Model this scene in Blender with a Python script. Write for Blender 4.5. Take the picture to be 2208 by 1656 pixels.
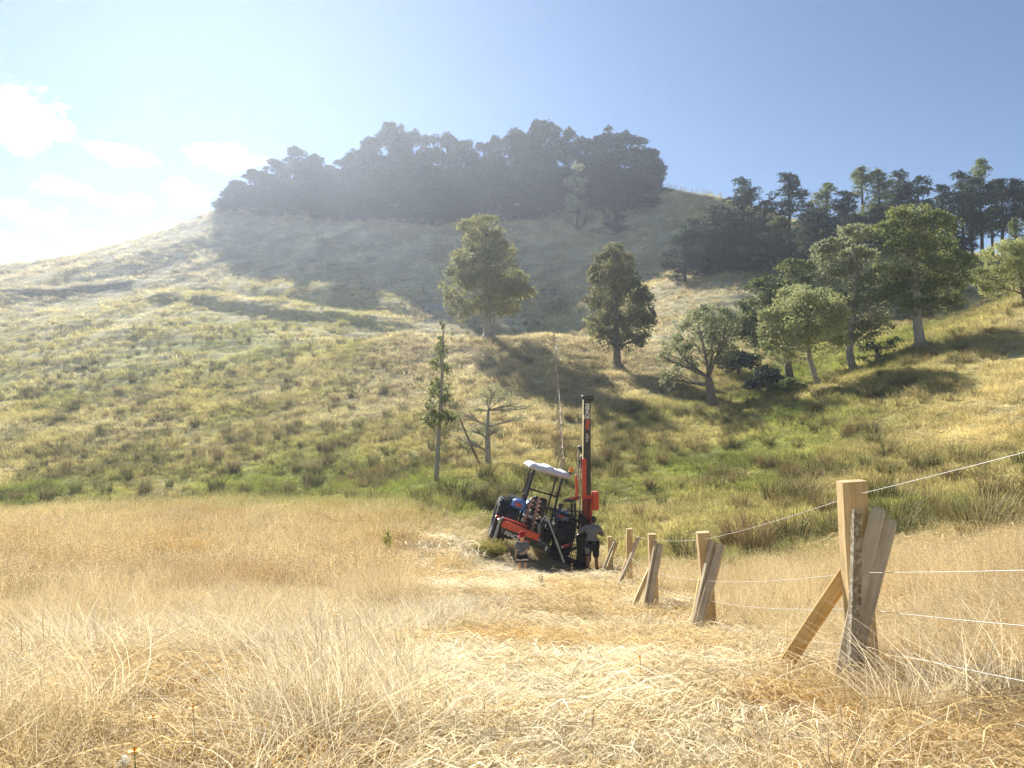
import bpy, bmesh, math, random
import numpy as np
from mathutils import Vector, Matrix, Euler, Quaternion
from mathutils import noise as mnoise

for _o in list(bpy.data.objects):
    bpy.data.objects.remove(_o)
S = bpy.context.scene
COL = S.collection
R = math.radians
rng = np.random.default_rng(11)
random.seed(5)

# ------------------------------------------------------------------ camera
F = 1650.0                 # focal length in photo pixels (2208 wide)
PITCH = R(2.5)
EYE = np.array([0.0, 0.0, 1.55])
cam_d = bpy.data.cameras.new('camera')
cam = bpy.data.objects.new('camera', cam_d)
COL.objects.link(cam)
cam.location = EYE
cam.rotation_euler = (math.pi / 2 + PITCH, 0, 0)
cam_d.sensor_width = 36.0
cam_d.lens = F / 2208 * 36.0
cam_d.clip_start = 0.05
cam_d.clip_end = 6000
S.camera = cam
HAZE, HAZE_G = 0.00047, 0.62

# ------------------------------------------------------------------ world, sun, exposure
SUN_AZ, SUN_EL = R(-22.0), R(33.0)
SUN = Vector((math.sin(SUN_AZ) * math.cos(SUN_EL), math.cos(SUN_AZ) * math.cos(SUN_EL), math.sin(SUN_EL)))
world = bpy.data.worlds.new('World')
S.world = world
world.use_nodes = True
wn, wl = world.node_tree.nodes, world.node_tree.links
wn.clear()
def N(nodes, typ, **kw):
    n = nodes.new(typ)
    for k, v in kw.items():
        setattr(n, k, v)
    return n
sky = N(wn, 'ShaderNodeTexSky', sky_type='NISHITA', sun_disc=False, sun_elevation=SUN_EL, sun_rotation=SUN_AZ,
        altitude=50, air_density=0.8, dust_density=0.0, ozone_density=1.8)
bg = N(wn, 'ShaderNodeBackground')
bg.inputs['Strength'].default_value = 0.05
wout = N(wn, 'ShaderNodeOutputWorld')
# clouds low over the western ridge: noise on the view direction, thicker in a few patches of the sky
tc = N(wn, 'ShaderNodeTexCoord')
def math_node(nodes, links, op, a, b=None, clamp=False):
    m = nodes.new('ShaderNodeMath'); m.operation = op; m.use_clamp = clamp
    for i, v in enumerate((a, b)):
        if v is None: continue
        if isinstance(v, (int, float)): m.inputs[i].default_value = v
        else: links.new(v, m.inputs[i])
    return m.outputs[0]
def WM(op, a, b=None, clamp=False): return math_node(wn, wl, op, a, b, clamp)
sep = N(wn, 'ShaderNodeSeparateXYZ'); wl.new(tc.outputs['Generated'], sep.inputs[0])
az = WM('ARCTAN2', sep.outputs[0], sep.outputs[1])
el = WM('ARCSINE', sep.outputs[2])
def cloud_noise(scale, detail, rough, off):
    mp = N(wn, 'ShaderNodeMapping')
    mp.inputs['Scale'].default_value = (1, 1, 1.7); mp.inputs['Location'].default_value = off
    wl.new(tc.outputs['Generated'], mp.inputs['Vector'])
    n = N(wn, 'ShaderNodeTexNoise'); n.inputs['Scale'].default_value = scale
    n.inputs['Detail'].default_value = detail; n.inputs['Roughness'].default_value = rough
    wl.new(mp.outputs[0], n.inputs['Vector'])
    return n.outputs[0]
cn1 = cloud_noise(14, 9, 0.58, (0, 0, 0))
cn2 = cloud_noise(30, 6, 0.6, (3, 1, 2))
patches = None
#          azimuth, elevation, half widths (degrees), weight
for (a0, e0, wa, we, k) in ((-33.4, 18.6, 3.0, 2.1, 1.1), (-27.6, 17.0, 2.4, .9, .95), (-20.8, 17.7, 2.4, 1.1, 1.05), (-23.2, 15.0, 2.0, 1.2, 1.05), (-27, 14.2, 2.8, 1.0, .95),
                        (-32, 12.8, 3.2, 1.2, 1.0), (-28.5, 11.6, 4.4, .9, .95), (-34.5, 10.8, 4.4, .9, 1.0), (-24.5, 12.8, 2.2, 1.1, .95), (-30.5, 14.6, 2.0, .8, .8),
                        (-45, 14, 6, 3, 1.0), (-58, 11, 9, 3, 1.0), (75, 12, 16, 4, 1), (-110, 12, 22, 4, 1), (160, 10, 40, 3, 1)):
    da = WM('MULTIPLY', WM('SUBTRACT', az, R(a0)), 1 / R(wa)); de = WM('MULTIPLY', WM('SUBTRACT', el, R(e0)), 1 / R(we))
    g = WM('MULTIPLY', WM('EXPONENT', WM('MULTIPLY', WM('ADD', WM('MULTIPLY', da, da), WM('MULTIPLY', de, de)), -0.7)), k)
    patches = g if patches is None else WM('MAXIMUM', patches, g)
dens = WM('ADD', WM('MULTIPLY', patches, 0.9), WM('MULTIPLY', WM('MULTIPLY', patches, 1.8, True), WM('ADD', WM('MULTIPLY', WM('SUBTRACT', cn1, 0.5), 2.3), WM('MULTIPLY', WM('SUBTRACT', cn2, 0.5), 1.0))))
mask = N(wn, 'ShaderNodeMapRange', interpolation_type='SMOOTHSTEP')
mask.inputs['From Min'].default_value = 0.40; mask.inputs['From Max'].default_value = 0.85
wl.new(dens, mask.inputs['Value'])
shade = N(wn, 'ShaderNodeMapRange')
shade.inputs['From Min'].default_value = 0.55; shade.inputs['From Max'].default_value = 1.5
shade.inputs['To Min'].default_value = 9.6; shade.inputs['To Max'].default_value = 6.0
wl.new(dens, shade.inputs['Value'])
ccol = N(wn, 'ShaderNodeVectorMath', operation='SCALE'); ccol.inputs[0].default_value = (1.0, 0.985, 0.95)
wl.new(shade.outputs[0], ccol.inputs['Scale'])
mixc = N(wn, 'ShaderNodeMix', data_type='RGBA')
wl.new(mask.outputs[0], mixc.inputs['Factor']); wl.new(sky.outputs[0], mixc.inputs[6]); wl.new(ccol.outputs[0], mixc.inputs[7])
wl.new(mixc.outputs[2], bg.inputs['Color']); wl.new(bg.outputs[0], wout.inputs['Surface'])

sun_d = bpy.data.lights.new('sun', 'SUN')
sun_d.energy = 5.0; sun_d.angle = R(0.55); sun_d.color = (1.0, 0.955, 0.85)
sun = bpy.data.objects.new('sun', sun_d)
COL.objects.link(sun)
sun.location = SUN * 400
sun.rotation_euler = SUN.to_track_quat('Z', 'Y').to_euler()

S.view_settings.view_transform = 'Standard'
S.view_settings.look = 'None'
S.view_settings.gamma = 1.0
S.view_settings.use_curve_mapping = False
S.view_settings.exposure = 1.3
S.render.engine = 'CYCLES'
cy = S.cycles
cy.use_denoising = True
cy.denoiser = 'OPENIMAGEDENOISE'
cy.denoising_input_passes = 'RGB_ALBEDO_NORMAL'
cy.denoising_prefilter = 'FAST'
cy.max_bounces = 6; cy.diffuse_bounces = 3; cy.glossy_bounces = 2; cy.transmission_bounces = 4
cy.volume_bounces = 0; cy.transparent_max_bounces = 8
cy.caustics_reflective = False; cy.caustics_refractive = False
cy.sample_clamp_indirect = 6.0

# ------------------------------------------------------------------ helpers: pixels of the photo <-> points of the place
CP, SP = math.cos(PITCH), math.sin(PITCH)
def at(px, py, Y):
    """point of the place seen at photo pixel (px, py), Y metres ahead of the camera"""
    u, v = (px - 1104) / F, (828 - py) / F
    d = np.array([u, CP - v * SP, SP + v * CP])
    return EYE + d * (Y / d[1])
def pix(p):
    p = np.asarray(p, float) - EYE
    zc = p[..., 1] * CP + p[..., 2] * SP
    yc = -p[..., 1] * SP + p[..., 2] * CP
    return 1104 + F * p[..., 0] / zc, 828 - F * yc / zc
def sstep(a, b, x):
    t = np.clip((np.asarray(x, float) - a) / (b - a), 0, 1)
    return t * t * (3 - 2 * t)
def _hash(ix, iy, seed):
    h = (ix.astype(np.int64) * 374761393 + iy.astype(np.int64) * 668265263 + seed * 1442695041) & 0xffffffff
    h = ((h ^ (h >> 13)) * 1274126177) & 0xffffffff
    h = h ^ (h >> 16)
    return (h & 0xffff) / 65535.0
def vnoise(x, y, seed=0):
    x = np.asarray(x, float); y = np.asarray(y, float)
    ix, iy = np.floor(x), np.floor(y)
    fx, fy = x - ix, y - iy
    fx = fx * fx * (3 - 2 * fx); fy = fy * fy * (3 - 2 * fy)
    a, b = _hash(ix, iy, seed), _hash(ix + 1, iy, seed)
    c, d = _hash(ix, iy + 1, seed), _hash(ix + 1, iy + 1, seed)
    return (a + (b - a) * fx) * (1 - fy) + (c + (d - c) * fx) * fy - 0.5
def fbm(x, y, seed=0, oct=4, gain=0.5):
    t, a, n = 0, 1.0, 0
    for i in range(oct):
        t = t + a * vnoise(x * 2 ** i + i * 17.3, y * 2 ** i - i * 9.1, seed + i); n += a; a *= gain
    return t / n * 2          # about -1..1
def polydist(x, y, pts):
    """distance to a polyline, signed side (+ = right of travel) and arc length there"""
    best = np.full(np.shape(x), 1e9); sgn = np.zeros(np.shape(x)); arc = np.zeros(np.shape(x)); s0 = 0
    for (x0, y0), (x1, y1) in zip(pts[:-1], pts[1:]):
        dx, dy = x1 - x0, y1 - y0; L = math.hypot(dx, dy)
        t = np.clip(((x - x0) * dx + (y - y0) * dy) / L ** 2, 0, 1)
        d = np.hypot(x - x0 - t * dx, y - y0 - t * dy)
        c = ((x - x0) * dy - (y - y0) * dx)
        m = d < best
        best = np.where(m, d, best); sgn = np.where(m, np.sign(c), sgn); arc = np.where(m, s0 + t * L, arc)
        s0 += L
    return best, sgn, arc, s0

# ------------------------------------------------------------------ objects: naming, parts, copies
def tag(o, label=None, cat=None, group=None, kind=None):
    if label: o['label'] = label
    if cat: o['category'] = cat
    if group: o['group'] = group
    if kind: o['kind'] = kind
    return o
def empty(name, loc=(0, 0, 0), rot=(0, 0, 0), **kw):
    o = bpy.data.objects.new(name, None)
    o.empty_display_size = 0.3
    COL.objects.link(o); o.location = loc; o.rotation_euler = rot
    return tag(o, **kw)
def mesh_np(name, verts, faces, mat=None, parent=None, smooth=False, link=True, mats=None, midx=None):
    me = bpy.data.meshes.new(name)
    verts = np.asarray(verts, np.float32)
    if isinstance(faces, np.ndarray) and faces.ndim == 2:
        k = faces.shape[1]; nf = len(faces)
        me.vertices.add(len(verts)); me.vertices.foreach_set('co', verts.ravel())
        me.loops.add(nf * k); me.loops.foreach_set('vertex_index', faces.astype(np.int32).ravel())
        me.polygons.add(nf)
        me.polygons.foreach_set('loop_start', np.arange(0, nf * k, k, dtype=np.int32))
        me.update(calc_edges=True)
    else:
        me.from_pydata([tuple(v) for v in verts], [], [tuple(f) for f in faces])
        me.update()
    for m in (mats or ([mat] if mat else [])): me.materials.append(m)
    if midx is not None: me.polygons.foreach_set('material_index', np.asarray(midx, np.int32))
    if smooth: me.polygons.foreach_set('use_smooth', np.ones(len(me.polygons), bool))
    o = bpy.data.objects.new(name, me)
    if link: COL.objects.link(o)
    if parent: o.parent = parent
    return o
def copy_tree(o, parent=None):
    c = o.copy(); COL.objects.link(c)
    if parent: c.parent = parent
    for ch in list(o.children): copy_tree(ch, c)
    return c

class MB:
    """collects shapes and links them as ONE mesh object"""
    def __init__(s): s.v = []; s.f = []
    def add(s, v, f):
        n = len(s.v); s.v += [tuple(map(float, p)) for p in v]; s.f += [tuple(i + n for i in q) for q in f]; return s
    def box(s, c, size, rot=None, taper=1.0, bev=0.0):
        c = Vector(c); hx, hy, hz = size[0] / 2, size[1] / 2, size[2] / 2
        M = (rot.to_matrix() if hasattr(rot, 'to_matrix') else rot) if rot is not None else Matrix.Identity(3)
        if bev <= 0:
            pts = [Vector((x * (taper if z > 0 else 1), y * (taper if z > 0 else 1), z)) for z in (-hz, hz) for (x, y) in ((-hx, -hy), (hx, -hy), (hx, hy), (-hx, hy))]
            return s.add([c + M @ p for p in pts], [(3, 2, 1, 0), (4, 5, 6, 7), (0, 1, 5, 4), (1, 2, 6, 5), (2, 3, 7, 6), (3, 0, 4, 7)])
        b = bev; pts = []
        for z, k in ((-hz, b), (-hz + b, 0), (hz - b, 0), (hz, b)):
            t = taper if z > 0 else 1
            X, Y = (hx - k) * t, (hy - k) * t
            pts += [Vector(p + (z,)) for p in ((-X + b, -Y), (X - b, -Y), (X, -Y + b), (X, Y - b), (X - b, Y), (-X + b, Y), (-X, Y - b), (-X, -Y + b))]
        fs = [tuple(range(7, -1, -1)), tuple(range(24, 32))]
        for r in range(3):
            for i in range(8): fs.append((r * 8 + i, r * 8 + (i + 1) % 8, r * 8 + 8 + (i + 1) % 8, r * 8 + 8 + i))
        return s.add([c + M @ p for p in pts], fs)
    def tube(s, pts, radii, n=8, cap=True):
        pts = [Vector(p) for p in pts]
        if not hasattr(radii, '__len__'): radii = [radii] * len(pts)
        up = None; rings = []
        for i, p in enumerate(pts):
            t = (pts[min(i + 1, len(pts) - 1)] - pts[max(i - 1, 0)]).normalized()
            if up is None:
                up = t.orthogonal().normalized()
            up = (up - t * up.dot(t)).normalized()
            b = t.cross(up)
            rings.append([p + (up * math.cos(2 * math.pi * k / n) + b * math.sin(2 * math.pi * k / n)) * radii[i] for k in range(n)])
        v = [q for r in rings for q in r]; f = []
        for i in range(len(pts) - 1):
            for k in range(n): f.append((i * n + k, i * n + (k + 1) % n, (i + 1) * n + (k + 1) % n, (i + 1) * n + k))
        if cap: f += [tuple(range(n - 1, -1, -1)), tuple(range(len(v) - n, len(v)))]
        return s.add(v, f)
    def lathe(s, prof, M=None, n=24):
        """profile of (radius, height along local Z) turned about Z, moved by the 4x4 matrix M"""
        M = M or Matrix.Identity(4); v = []; f = []; m = len(prof)
        for k in range(n):
            a = 2 * math.pi * k / n
            v += [M @ Vector((r * math.cos(a), r * math.sin(a), h)) for r, h in prof]
        for k in range(n):
            for i in range(m - 1):
                f.append((k * m + i, ((k + 1) % n) * m + i, ((k + 1) % n) * m + i + 1, k * m + i + 1))
        return s.add(v, f)
    def prism(s, outline, z0, z1, M=None):
        M = M or Matrix.Identity(4); n = len(outline)
        v = [M @ Vector((x, y, z)) for z in (z0, z1) for x, y in outline]
        return s.add(v, [tuple(range(n - 1, -1, -1)), tuple(range(n, 2 * n))] + [(i, (i + 1) % n, n + (i + 1) % n, n + i) for i in range(n)])
    def build(s, name, mat, parent=None, smooth=False):
        o = mesh_np(name, s.v, s.f, mat, parent)
        bm = bmesh.new(); bm.from_mesh(o.data); bmesh.ops.recalc_face_normals(bm, faces=bm.faces); bm.to_mesh(o.data); bm.free()
        if smooth:
            o.data.polygons.foreach_set('use_smooth', np.ones(len(o.data.polygons), bool))
            if smooth != 'all':
                o.data.set_sharp_from_angle(angle=R(40))
        return o

# ------------------------------------------------------------------ materials
def new_mat(name):
    m = bpy.data.materials.new(name); m.use_nodes = True
    nt = m.node_tree; nt.nodes.clear()
    out = nt.nodes.new('ShaderNodeOutputMaterial')
    return m, nt.nodes, nt.links, out
def paint(name, col, rough=0.5, metal=0.0, var=0.12, scale=6.0, bump=0.0, dirt=None, dirt_amt=0.35, spec=0.5, coat=0.0):
    """painted / plastic / metal surface with mottled colour, dust and fine bump"""
    m, n, l, out = new_mat(name)
    b = n.new('ShaderNodeBsdfPrincipled')
    b.inputs['Roughness'].default_value = rough; b.inputs['Metallic'].default_value = metal
    b.inputs['Specular IOR Level'].default_value = spec; b.inputs['Coat Weight'].default_value = coat
    tcn = n.new('ShaderNodeTexCoord')
    ns = n.new('ShaderNodeTexNoise'); ns.inputs['Scale'].default_value = scale; ns.inputs['Detail'].default_value = 6; ns.inputs['Roughness'].default_value = .65
    l.new(tcn.outputs['Object'], ns.inputs['Vector'])
    mr = n.new('ShaderNodeMapRange'); mr.inputs['From Min'].default_value = .3; mr.inputs['From Max'].default_value = .7
    mr.inputs['To Min'].default_value = 1 - var; mr.inputs['To Max'].default_value = 1 + var
    l.new(ns.outputs[0], mr.inputs['Value'])
    sc = n.new('ShaderNodeVectorMath'); sc.operation = 'SCALE'; sc.inputs[0].default_value = col[:3]
    l.new(mr.outputs[0], sc.inputs['Scale'])
    last = sc.outputs[0]
    if dirt:
        n2 = n.new('ShaderNodeTexNoise'); n2.inputs['Scale'].default_value = scale * .6; n2.inputs['Detail'].default_value = 8; n2.inputs['Roughness'].default_value = .75
        l.new(tcn.outputs['Object'], n2.inputs['Vector'])
        m2 = n.new('ShaderNodeMapRange'); m2.inputs['From Min'].default_value = .48; m2.inputs['From Max'].default_value = .68; m2.inputs['To Max'].default_value = dirt_amt
        l.new(n2.outputs[0], m2.inputs['Value'])
        mx = n.new('ShaderNodeMix'); mx.data_type = 'RGBA'; mx.inputs[7].default_value = (*dirt[:3], 1)
        l.new(m2.outputs[0], mx.inputs['Factor']); l.new(last, mx.inputs[6]); last = mx.outputs[2]
    l.new(last, b.inputs['Base Color'])
    if bump:
        bp = n.new('ShaderNodeBump'); bp.inputs['Strength'].default_value = bump; bp.inputs['Distance'].default_value = .02
        l.new(ns.outputs[0], bp.inputs['Height']); l.new(bp.outputs[0], b.inputs['Normal'])
    l.new(b.outputs[0], out.inputs['Surface'])
    return m
# ------------------------------------------------------------------ terrain
CTRL = []
def C(px, py, Y): CTRL.append(at(px, py, Y))
for a in (  # knoll the camera stands on, falling to the machine and to a brow on the left
    (1104,1656,3.4),(0,1656,3.4),(2208,1656,3.2),(1850,1500,4.6),(1104,1395,8),(0,1400,8),(1515,1387,8.7),(1405,1330,11.5),(1104,1303,12),
    (1357,1278,15),(1315,1246,22),(500,1200,19),(0,1195,20),(800,1210,19),(1275,1232,24),(1130,1222,23.0),(1060,1169,25.3),(1207,1211,25.3),(1070,1160,27.6),(1207,1196,27.6),(1040,1172,24),(950,1150,25),(0,1104,32),(250,1096,32),(500,1088,32),(850,1097,30),
    # gully behind the brow and along the foot of the spur
    (500,1110,41),(0,1125,42),(850,1085,36),(1100,1085,33),(1230,1100,32),(940,1040,38.5),(700,1070,43),
    # left hillside
    (500,1060,47),(500,1000,54),(500,900,67),(500,800,85),(500,725,101),(500,672,116),(500,610,136),(500,565,152),(560,490,172),
    (0,1075,48),(0,1000,57),(0,900,72),(0,800,92),(0,700,117),(0,640,137),(0,597,165),(0,577,184),(-350,600,170),(-350,800,95),(-350,1050,50),
    (240,547,187),(470,452,192),(240,640,135),(240,720,105),
    # main hill crest and face
    (600,440,192),(700,430,190),(1000,440,188),(1200,430,184),(1430,402,172),(1560,432,160),(1740,482,140),(1900,530,126),(2208,562,116),
    (620,560,150),(715,480,170),(700,640,124),(720,560,146),(700,690,109),(1000,690,114),(1000,600,138),(1000,520,160),(1200,690,111),(1200,600,135),(1200,510,158),
    (1400,680,100),(1400,600,121),(1400,500,147),(1550,640,98),(1550,540,123),
    # spur with the two big trees
    (870,718,89),(1053,732,84),(1195,726,82),(1330,797,74),(1450,838,66),(1540,877,58),(1053,760,96),(870,745,98),(1200,750,95),
    (1330,735,92),(1450,760,84),(1053,1000,45),(1053,900,58),(1053,810,73),(850,1000,48),(850,900,61),(850,800,76),(1200,1000,43),(1200,900,56),(1200,800,71),
    (1350,1000,41),(1350,900,54),(1450,950,47),(950,950,51),(700,1000,51),(700,900,64),(700,800,80),
    # wet flat and gully on the right
    (1350,1090,34),(1400,1145,28),(1600,1060,33),(1500,985,42),(1600,935,48),(1690,880,60),(1730,830,68),(1850,745,78),(2050,690,86),
    # right slope beside the fence
    (2000,1400,6.5),(2208,1300,8),(2208,1200,12.5),(1900,1200,15),(1700,1205,17),(1500,1205,21),(1900,1100,24),(2208,1100,21),(2208,1000,28),
    (2208,900,36),(2208,800,45),(2208,705,57),(2208,664,63),(1900,1000,32),(1900,900,42),(1900,805,53),(1985,745,60),(1765,832,56),(1690,905,47),(2450,900,32),(2450,700,50),
    (2208,640,76),(2208,585,104),(1700,700,88),(1850,630,98),(2450,560,100)):
    C(*a)
for p in ((0,0,.0),(-6,0,.1),(2.05,.5,.7),(6,0,1.6),(0,-8,.8),(-20,0,.6),(20,0,4),(0,-30,3),(-40,-20,3),(40,-20,9),(-60,30,-2),(60,30,18),
          (-100,240,22),(0,240,36),(60,220,34),(100,190,22),(160,150,30),(120,60,30),(-160,200,22),(-120,120,16),(-90,60,-1),(200,60,40),(140,-60,20),(-140,-60,8)):
    CTRL.append(np.array(p, float))
CTRL = np.array(CTRL)
def _rbf_fit(P):
    n = len(P); x, y, z = P.T
    r = np.hypot(x[:, None] - x[None], y[:, None] - y[None])
    A = np.zeros((n + 3, n + 3)); A[:n, :n] = np.sqrt(r * r + 4.0)
    A[:n, :n] -= np.eye(n) * 0.05 * (1 + np.hypot(x, y) / 40)
    A[:n, n:] = np.c_[np.ones(n), x, y]; A[n:, :n] = A[:n, n:].T
    return np.linalg.solve(A, np.r_[z, 0, 0, 0])
_W = _rbf_fit(CTRL)
def _rbf(x, y):
    x = np.asarray(x, float); y = np.asarray(y, float); sh = x.shape
    x = x.ravel(); y = y.ravel(); out = np.empty(len(x)); n = len(CTRL)
    for i in range(0, len(x), 20000):
        X, Y = x[i:i + 20000], y[i:i + 20000]
        r = np.sqrt((X[:, None] - CTRL[:, 0]) ** 2 + (Y[:, None] - CTRL[:, 1]) ** 2 + 4.0)
        out[i:i + 20000] = r @ _W[:n] + _W[n] + _W[n + 1] * X + _W[n + 2] * Y
    return out.reshape(sh)
GULLY = [tuple(at(px, py, Y)[:2]) for px, py, Y in ((-500,1100,46),(0,1120,44),(500,1100,42),(850,1085,38),(1100,1085,34),(1350,1080,35),(1500,985,42),(1620,925,50),(1700,870,61),(1740,825,69),(1860,745,79),(2060,690,88))]
BENCH1 = [tuple(at(px, py, Y)[:2]) for px, py, Y in ((270,660,128),(360,658,126),(460,667,120),(600,677,115),(720,682,112),(860,688,107))]
BENCH2 = [tuple(at(px, py, Y)[:2]) for px, py, Y in ((-200,640,142),(0,643,138),(110,641,138),(210,634,140),(320,628,142))]
FIX = {}
def height(x, y, fine=True):
    x = np.asarray(x, float); y = np.asarray(y, float)
    z = _rbf(x, y)
    r = np.hypot(x, y)
    far = sstep(230, 340, r)
    z = z * (1 - far) + far * (8 + 4 * fbm(x / 120, y / 120, 77, 3))
    far1 = sstep(14, 60, r)
    z = z + far1 * (1.0 * fbm(x / 16, y / 16, 3, 3) * sstep(60, 120, r) + .28 * fbm(x / 5.0, y / 5.0, 5, 3))
    for pl, amp, w in ((BENCH1, 1.0, 2.6), (BENCH2, .55, 2.0)):
        d, sg, arc, L = polydist(x, y, pl)
        s = d * sg                        # + = downhill side (line runs left to right, downhill is to the right of travel)
        e = sstep(0, 8, arc) * sstep(0, 5, L - arc) + (d < 0)
        z = z + amp * e * np.where(s < 0, sstep(-2.6 * w, -.2, s) * (s > -2.6 * w), 1 - sstep(0, w * .55, s))
        z = z - .7 * amp * e * np.exp(-((s + 2.9 * w) / (w * .8)) ** 2)
    if fine:
        t = .5 + .5 * np.sin(z * 5.2 + 2.5 * fbm(x / 9, y / 9, 21, 2))      # sheep terracettes on the steep faces
        z = z + sstep(60, 100, r) * .13 * t
        z = z + (.035 + .09 * sstep(10, 35, r)) * fbm(x / 1.1, y / 1.1, 9, 3)
    return z
def ground(x, y):
    return float(height(np.array([x]), np.array([y]))[0])
def hit(px, py, y0=2.0, y1=260.0):
    """where the view ray through a photo pixel first meets the ground"""
    Y = np.geomspace(y0, y1, 1400)
    u, v = (px - 1104) / F, (828 - py) / F
    d = np.array([u, CP - v * SP, SP + v * CP])
    P = EYE + d[None] * (Y / d[1])[:, None]
    z = height(P[:, 0], P[:, 1])
    k = np.nonzero(P[:, 2] < z)[0]
    if not len(k): return None
    i = k[0]
    return Vector((P[i, 0], P[i, 1], z[i]))
# dryness / greenness of the turf, 0..1, used by the ground and by the grass that grows on it
def greenness(x, y):
    d, sg, arc, L = polydist(x, y, GULLY)
    r = np.hypot(x, y)
    wid = np.where(x < -4, 26, np.where(sg < 0, 13, 20))
    g = 1 - sstep(.1, 1.15, d / wid)
    n = fbm(x / 6, y / 6, 31, 3); n2 = fbm(x / 22, y / 22, 37, 2)
    g = g * (.80 + .75 * n) + .22 * n2 * sstep(20, 40, r)
    hill = sstep(85, 105, r) * (1 - sstep(130, 170, r))
    g = np.maximum(g, hill * (.16 + .2 * n))
    far_r = sstep(20, 45, x) * sstep(58, 75, y)
    g = np.maximum(g, far_r * (.4 + .4 * n))
    lefth = sstep(44, 58, y) * sstep(-8, -20, x) * (1 - sstep(120, 165, r))
    g = np.maximum(g, lefth * (.46 + .42 * n + .25 * n2))
    knoll = 1 - sstep(24, 33, y + 13 * sstep(2.6, 5.0, x))
    g = g * (1 - knoll * .93)
    flat = sstep(2.6, 5, x) * sstep(11.5, 18, y + 2.5 * n) * (1 - sstep(29, 42, y))
    g = np.maximum(g, flat * (.52 + .6 * n))
    edge = np.exp(-((y - 27) / 5) ** 2) * np.exp(-((x + 1.5) / 3.5) ** 2)
    g = np.maximum(g, edge * .55 * (.8 + .6 * n))
    return np.clip(g, 0, 1)
DRY_A, DRY_B, DRY_C = np.array([.61, .50, .25]), np.array([.74, .65, .40]), np.array([.47, .34, .17])
GRN_A, GRN_B = np.array([.30, .34, .075]), np.array([.18, .205, .055])
def turf_colour(x, y, seed=41):
    g = greenness(x, y)[:, None]
    n = fbm(x / 2.6, y / 2.6, seed, 4)[:, None]; n2 = fbm(x / 9, y / 9, seed + 7, 3)[:, None]
    dry = DRY_A + (DRY_B - DRY_A) * np.clip(n * 1.2, 0, 1) + (DRY_C - DRY_A) * np.clip(-n * .9 - n2 * .7, 0, 1)
    grn = GRN_A + (GRN_B - GRN_A) * np.clip(.4 + n, 0, 1)
    mid = np.array([.46, .41, .165])
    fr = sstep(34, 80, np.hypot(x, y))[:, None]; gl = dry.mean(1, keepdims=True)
    fr = fr * (.32 + .22 * sstep(-2, -22, x))[:, None]  # extra greying towards the left slope: milky haze put into the turf colour
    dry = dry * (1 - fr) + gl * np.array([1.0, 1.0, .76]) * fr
    c = np.where(g < .5, dry + (mid - dry) * (g * 2), mid + (grn - mid) * (g * 2 - 1))
    bl = fbm(x / 3.5, y / 3.5, seed + 20, 3)[:, None]
    c = c * (1 + .35 * np.clip(bl, -1, 1))
    return np.clip(c, 0, 1)

# one sheet of ground, finer near the camera's side of the place
ang = np.r_[np.arange(-180, -50, 4.0), np.arange(-50, 50, 0.26), np.arange(50, 180, 4.0)]
rad = np.r_[np.arange(.4, 3, .3), np.geomspace(3, 60, 330), np.geomspace(60.6, 210, 260), np.geomspace(215, 375, 26)]
AA, RR = np.meshgrid(np.radians(ang), rad, indexing='ij')
GX, GY = RR * np.sin(AA), RR * np.cos(AA)
GZ = height(GX, GY)
na, nr = GX.shape
V = np.c_[GX.ravel(), GY.ravel(), GZ.ravel()]
idx = np.arange(na * nr).reshape(na, nr)
nx = np.roll(idx, -1, axis=0)
Fq = np.stack([idx[:, :-1], idx[:, 1:], nx[:, 1:], nx[:, :-1]], -1).reshape(-1, 4)
V = np.r_[V, [[0, 0, ground(0, 0)]]]
fan = [(idx[i, 0], nx[i, 0], len(V) - 1, len(V) - 1) for i in range(na)]
m, n, l, out = new_mat('turf_soil')
b = n.new('ShaderNodeBsdfPrincipled'); b.inputs['Roughness'].default_value = .95; b.inputs['Specular IOR Level'].default_value = .1
at_n = n.new('ShaderNodeAttribute'); at_n.attribute_name = 'turf'
geo = n.new('ShaderNodeNewGeometry')
ns = n.new('ShaderNodeTexNoise'); ns.inputs['Scale'].default_value = 1.4; ns.inputs['Detail'].default_value = 12; ns.inputs['Roughness'].default_value = .72
l.new(geo.outputs['Position'], ns.inputs['Vector'])
mr = n.new('ShaderNodeMapRange'); mr.inputs['From Min'].default_value = .3; mr.inputs['From Max'].default_value = .7; mr.inputs['To Min'].default_value = .55; mr.inputs['To Max'].default_value = 1.15
l.new(ns.outputs[0], mr.inputs['Value'])
sc = n.new('ShaderNodeVectorMath'); sc.operation = 'SCALE'; l.new(at_n.outputs['Color'], sc.inputs[0]); l.new(mr.outputs[0], sc.inputs['Scale'])
l.new(sc.outputs[0], b.inputs['Base Color'])
bp = n.new('ShaderNodeBump'); bp.inputs['Strength'].default_value = .9; bp.inputs['Distance'].default_value = .25
l.new(ns.outputs[0], bp.inputs['Height']); l.new(bp.outputs[0], b.inputs['Normal'])
l.new(b.outputs[0], out.inputs['Surface'])
TURF = m
terr = mesh_np('ground', V, np.vstack([Fq]), TURF, smooth=True)
tcol = turf_colour(V[:, 0], V[:, 1])
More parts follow.
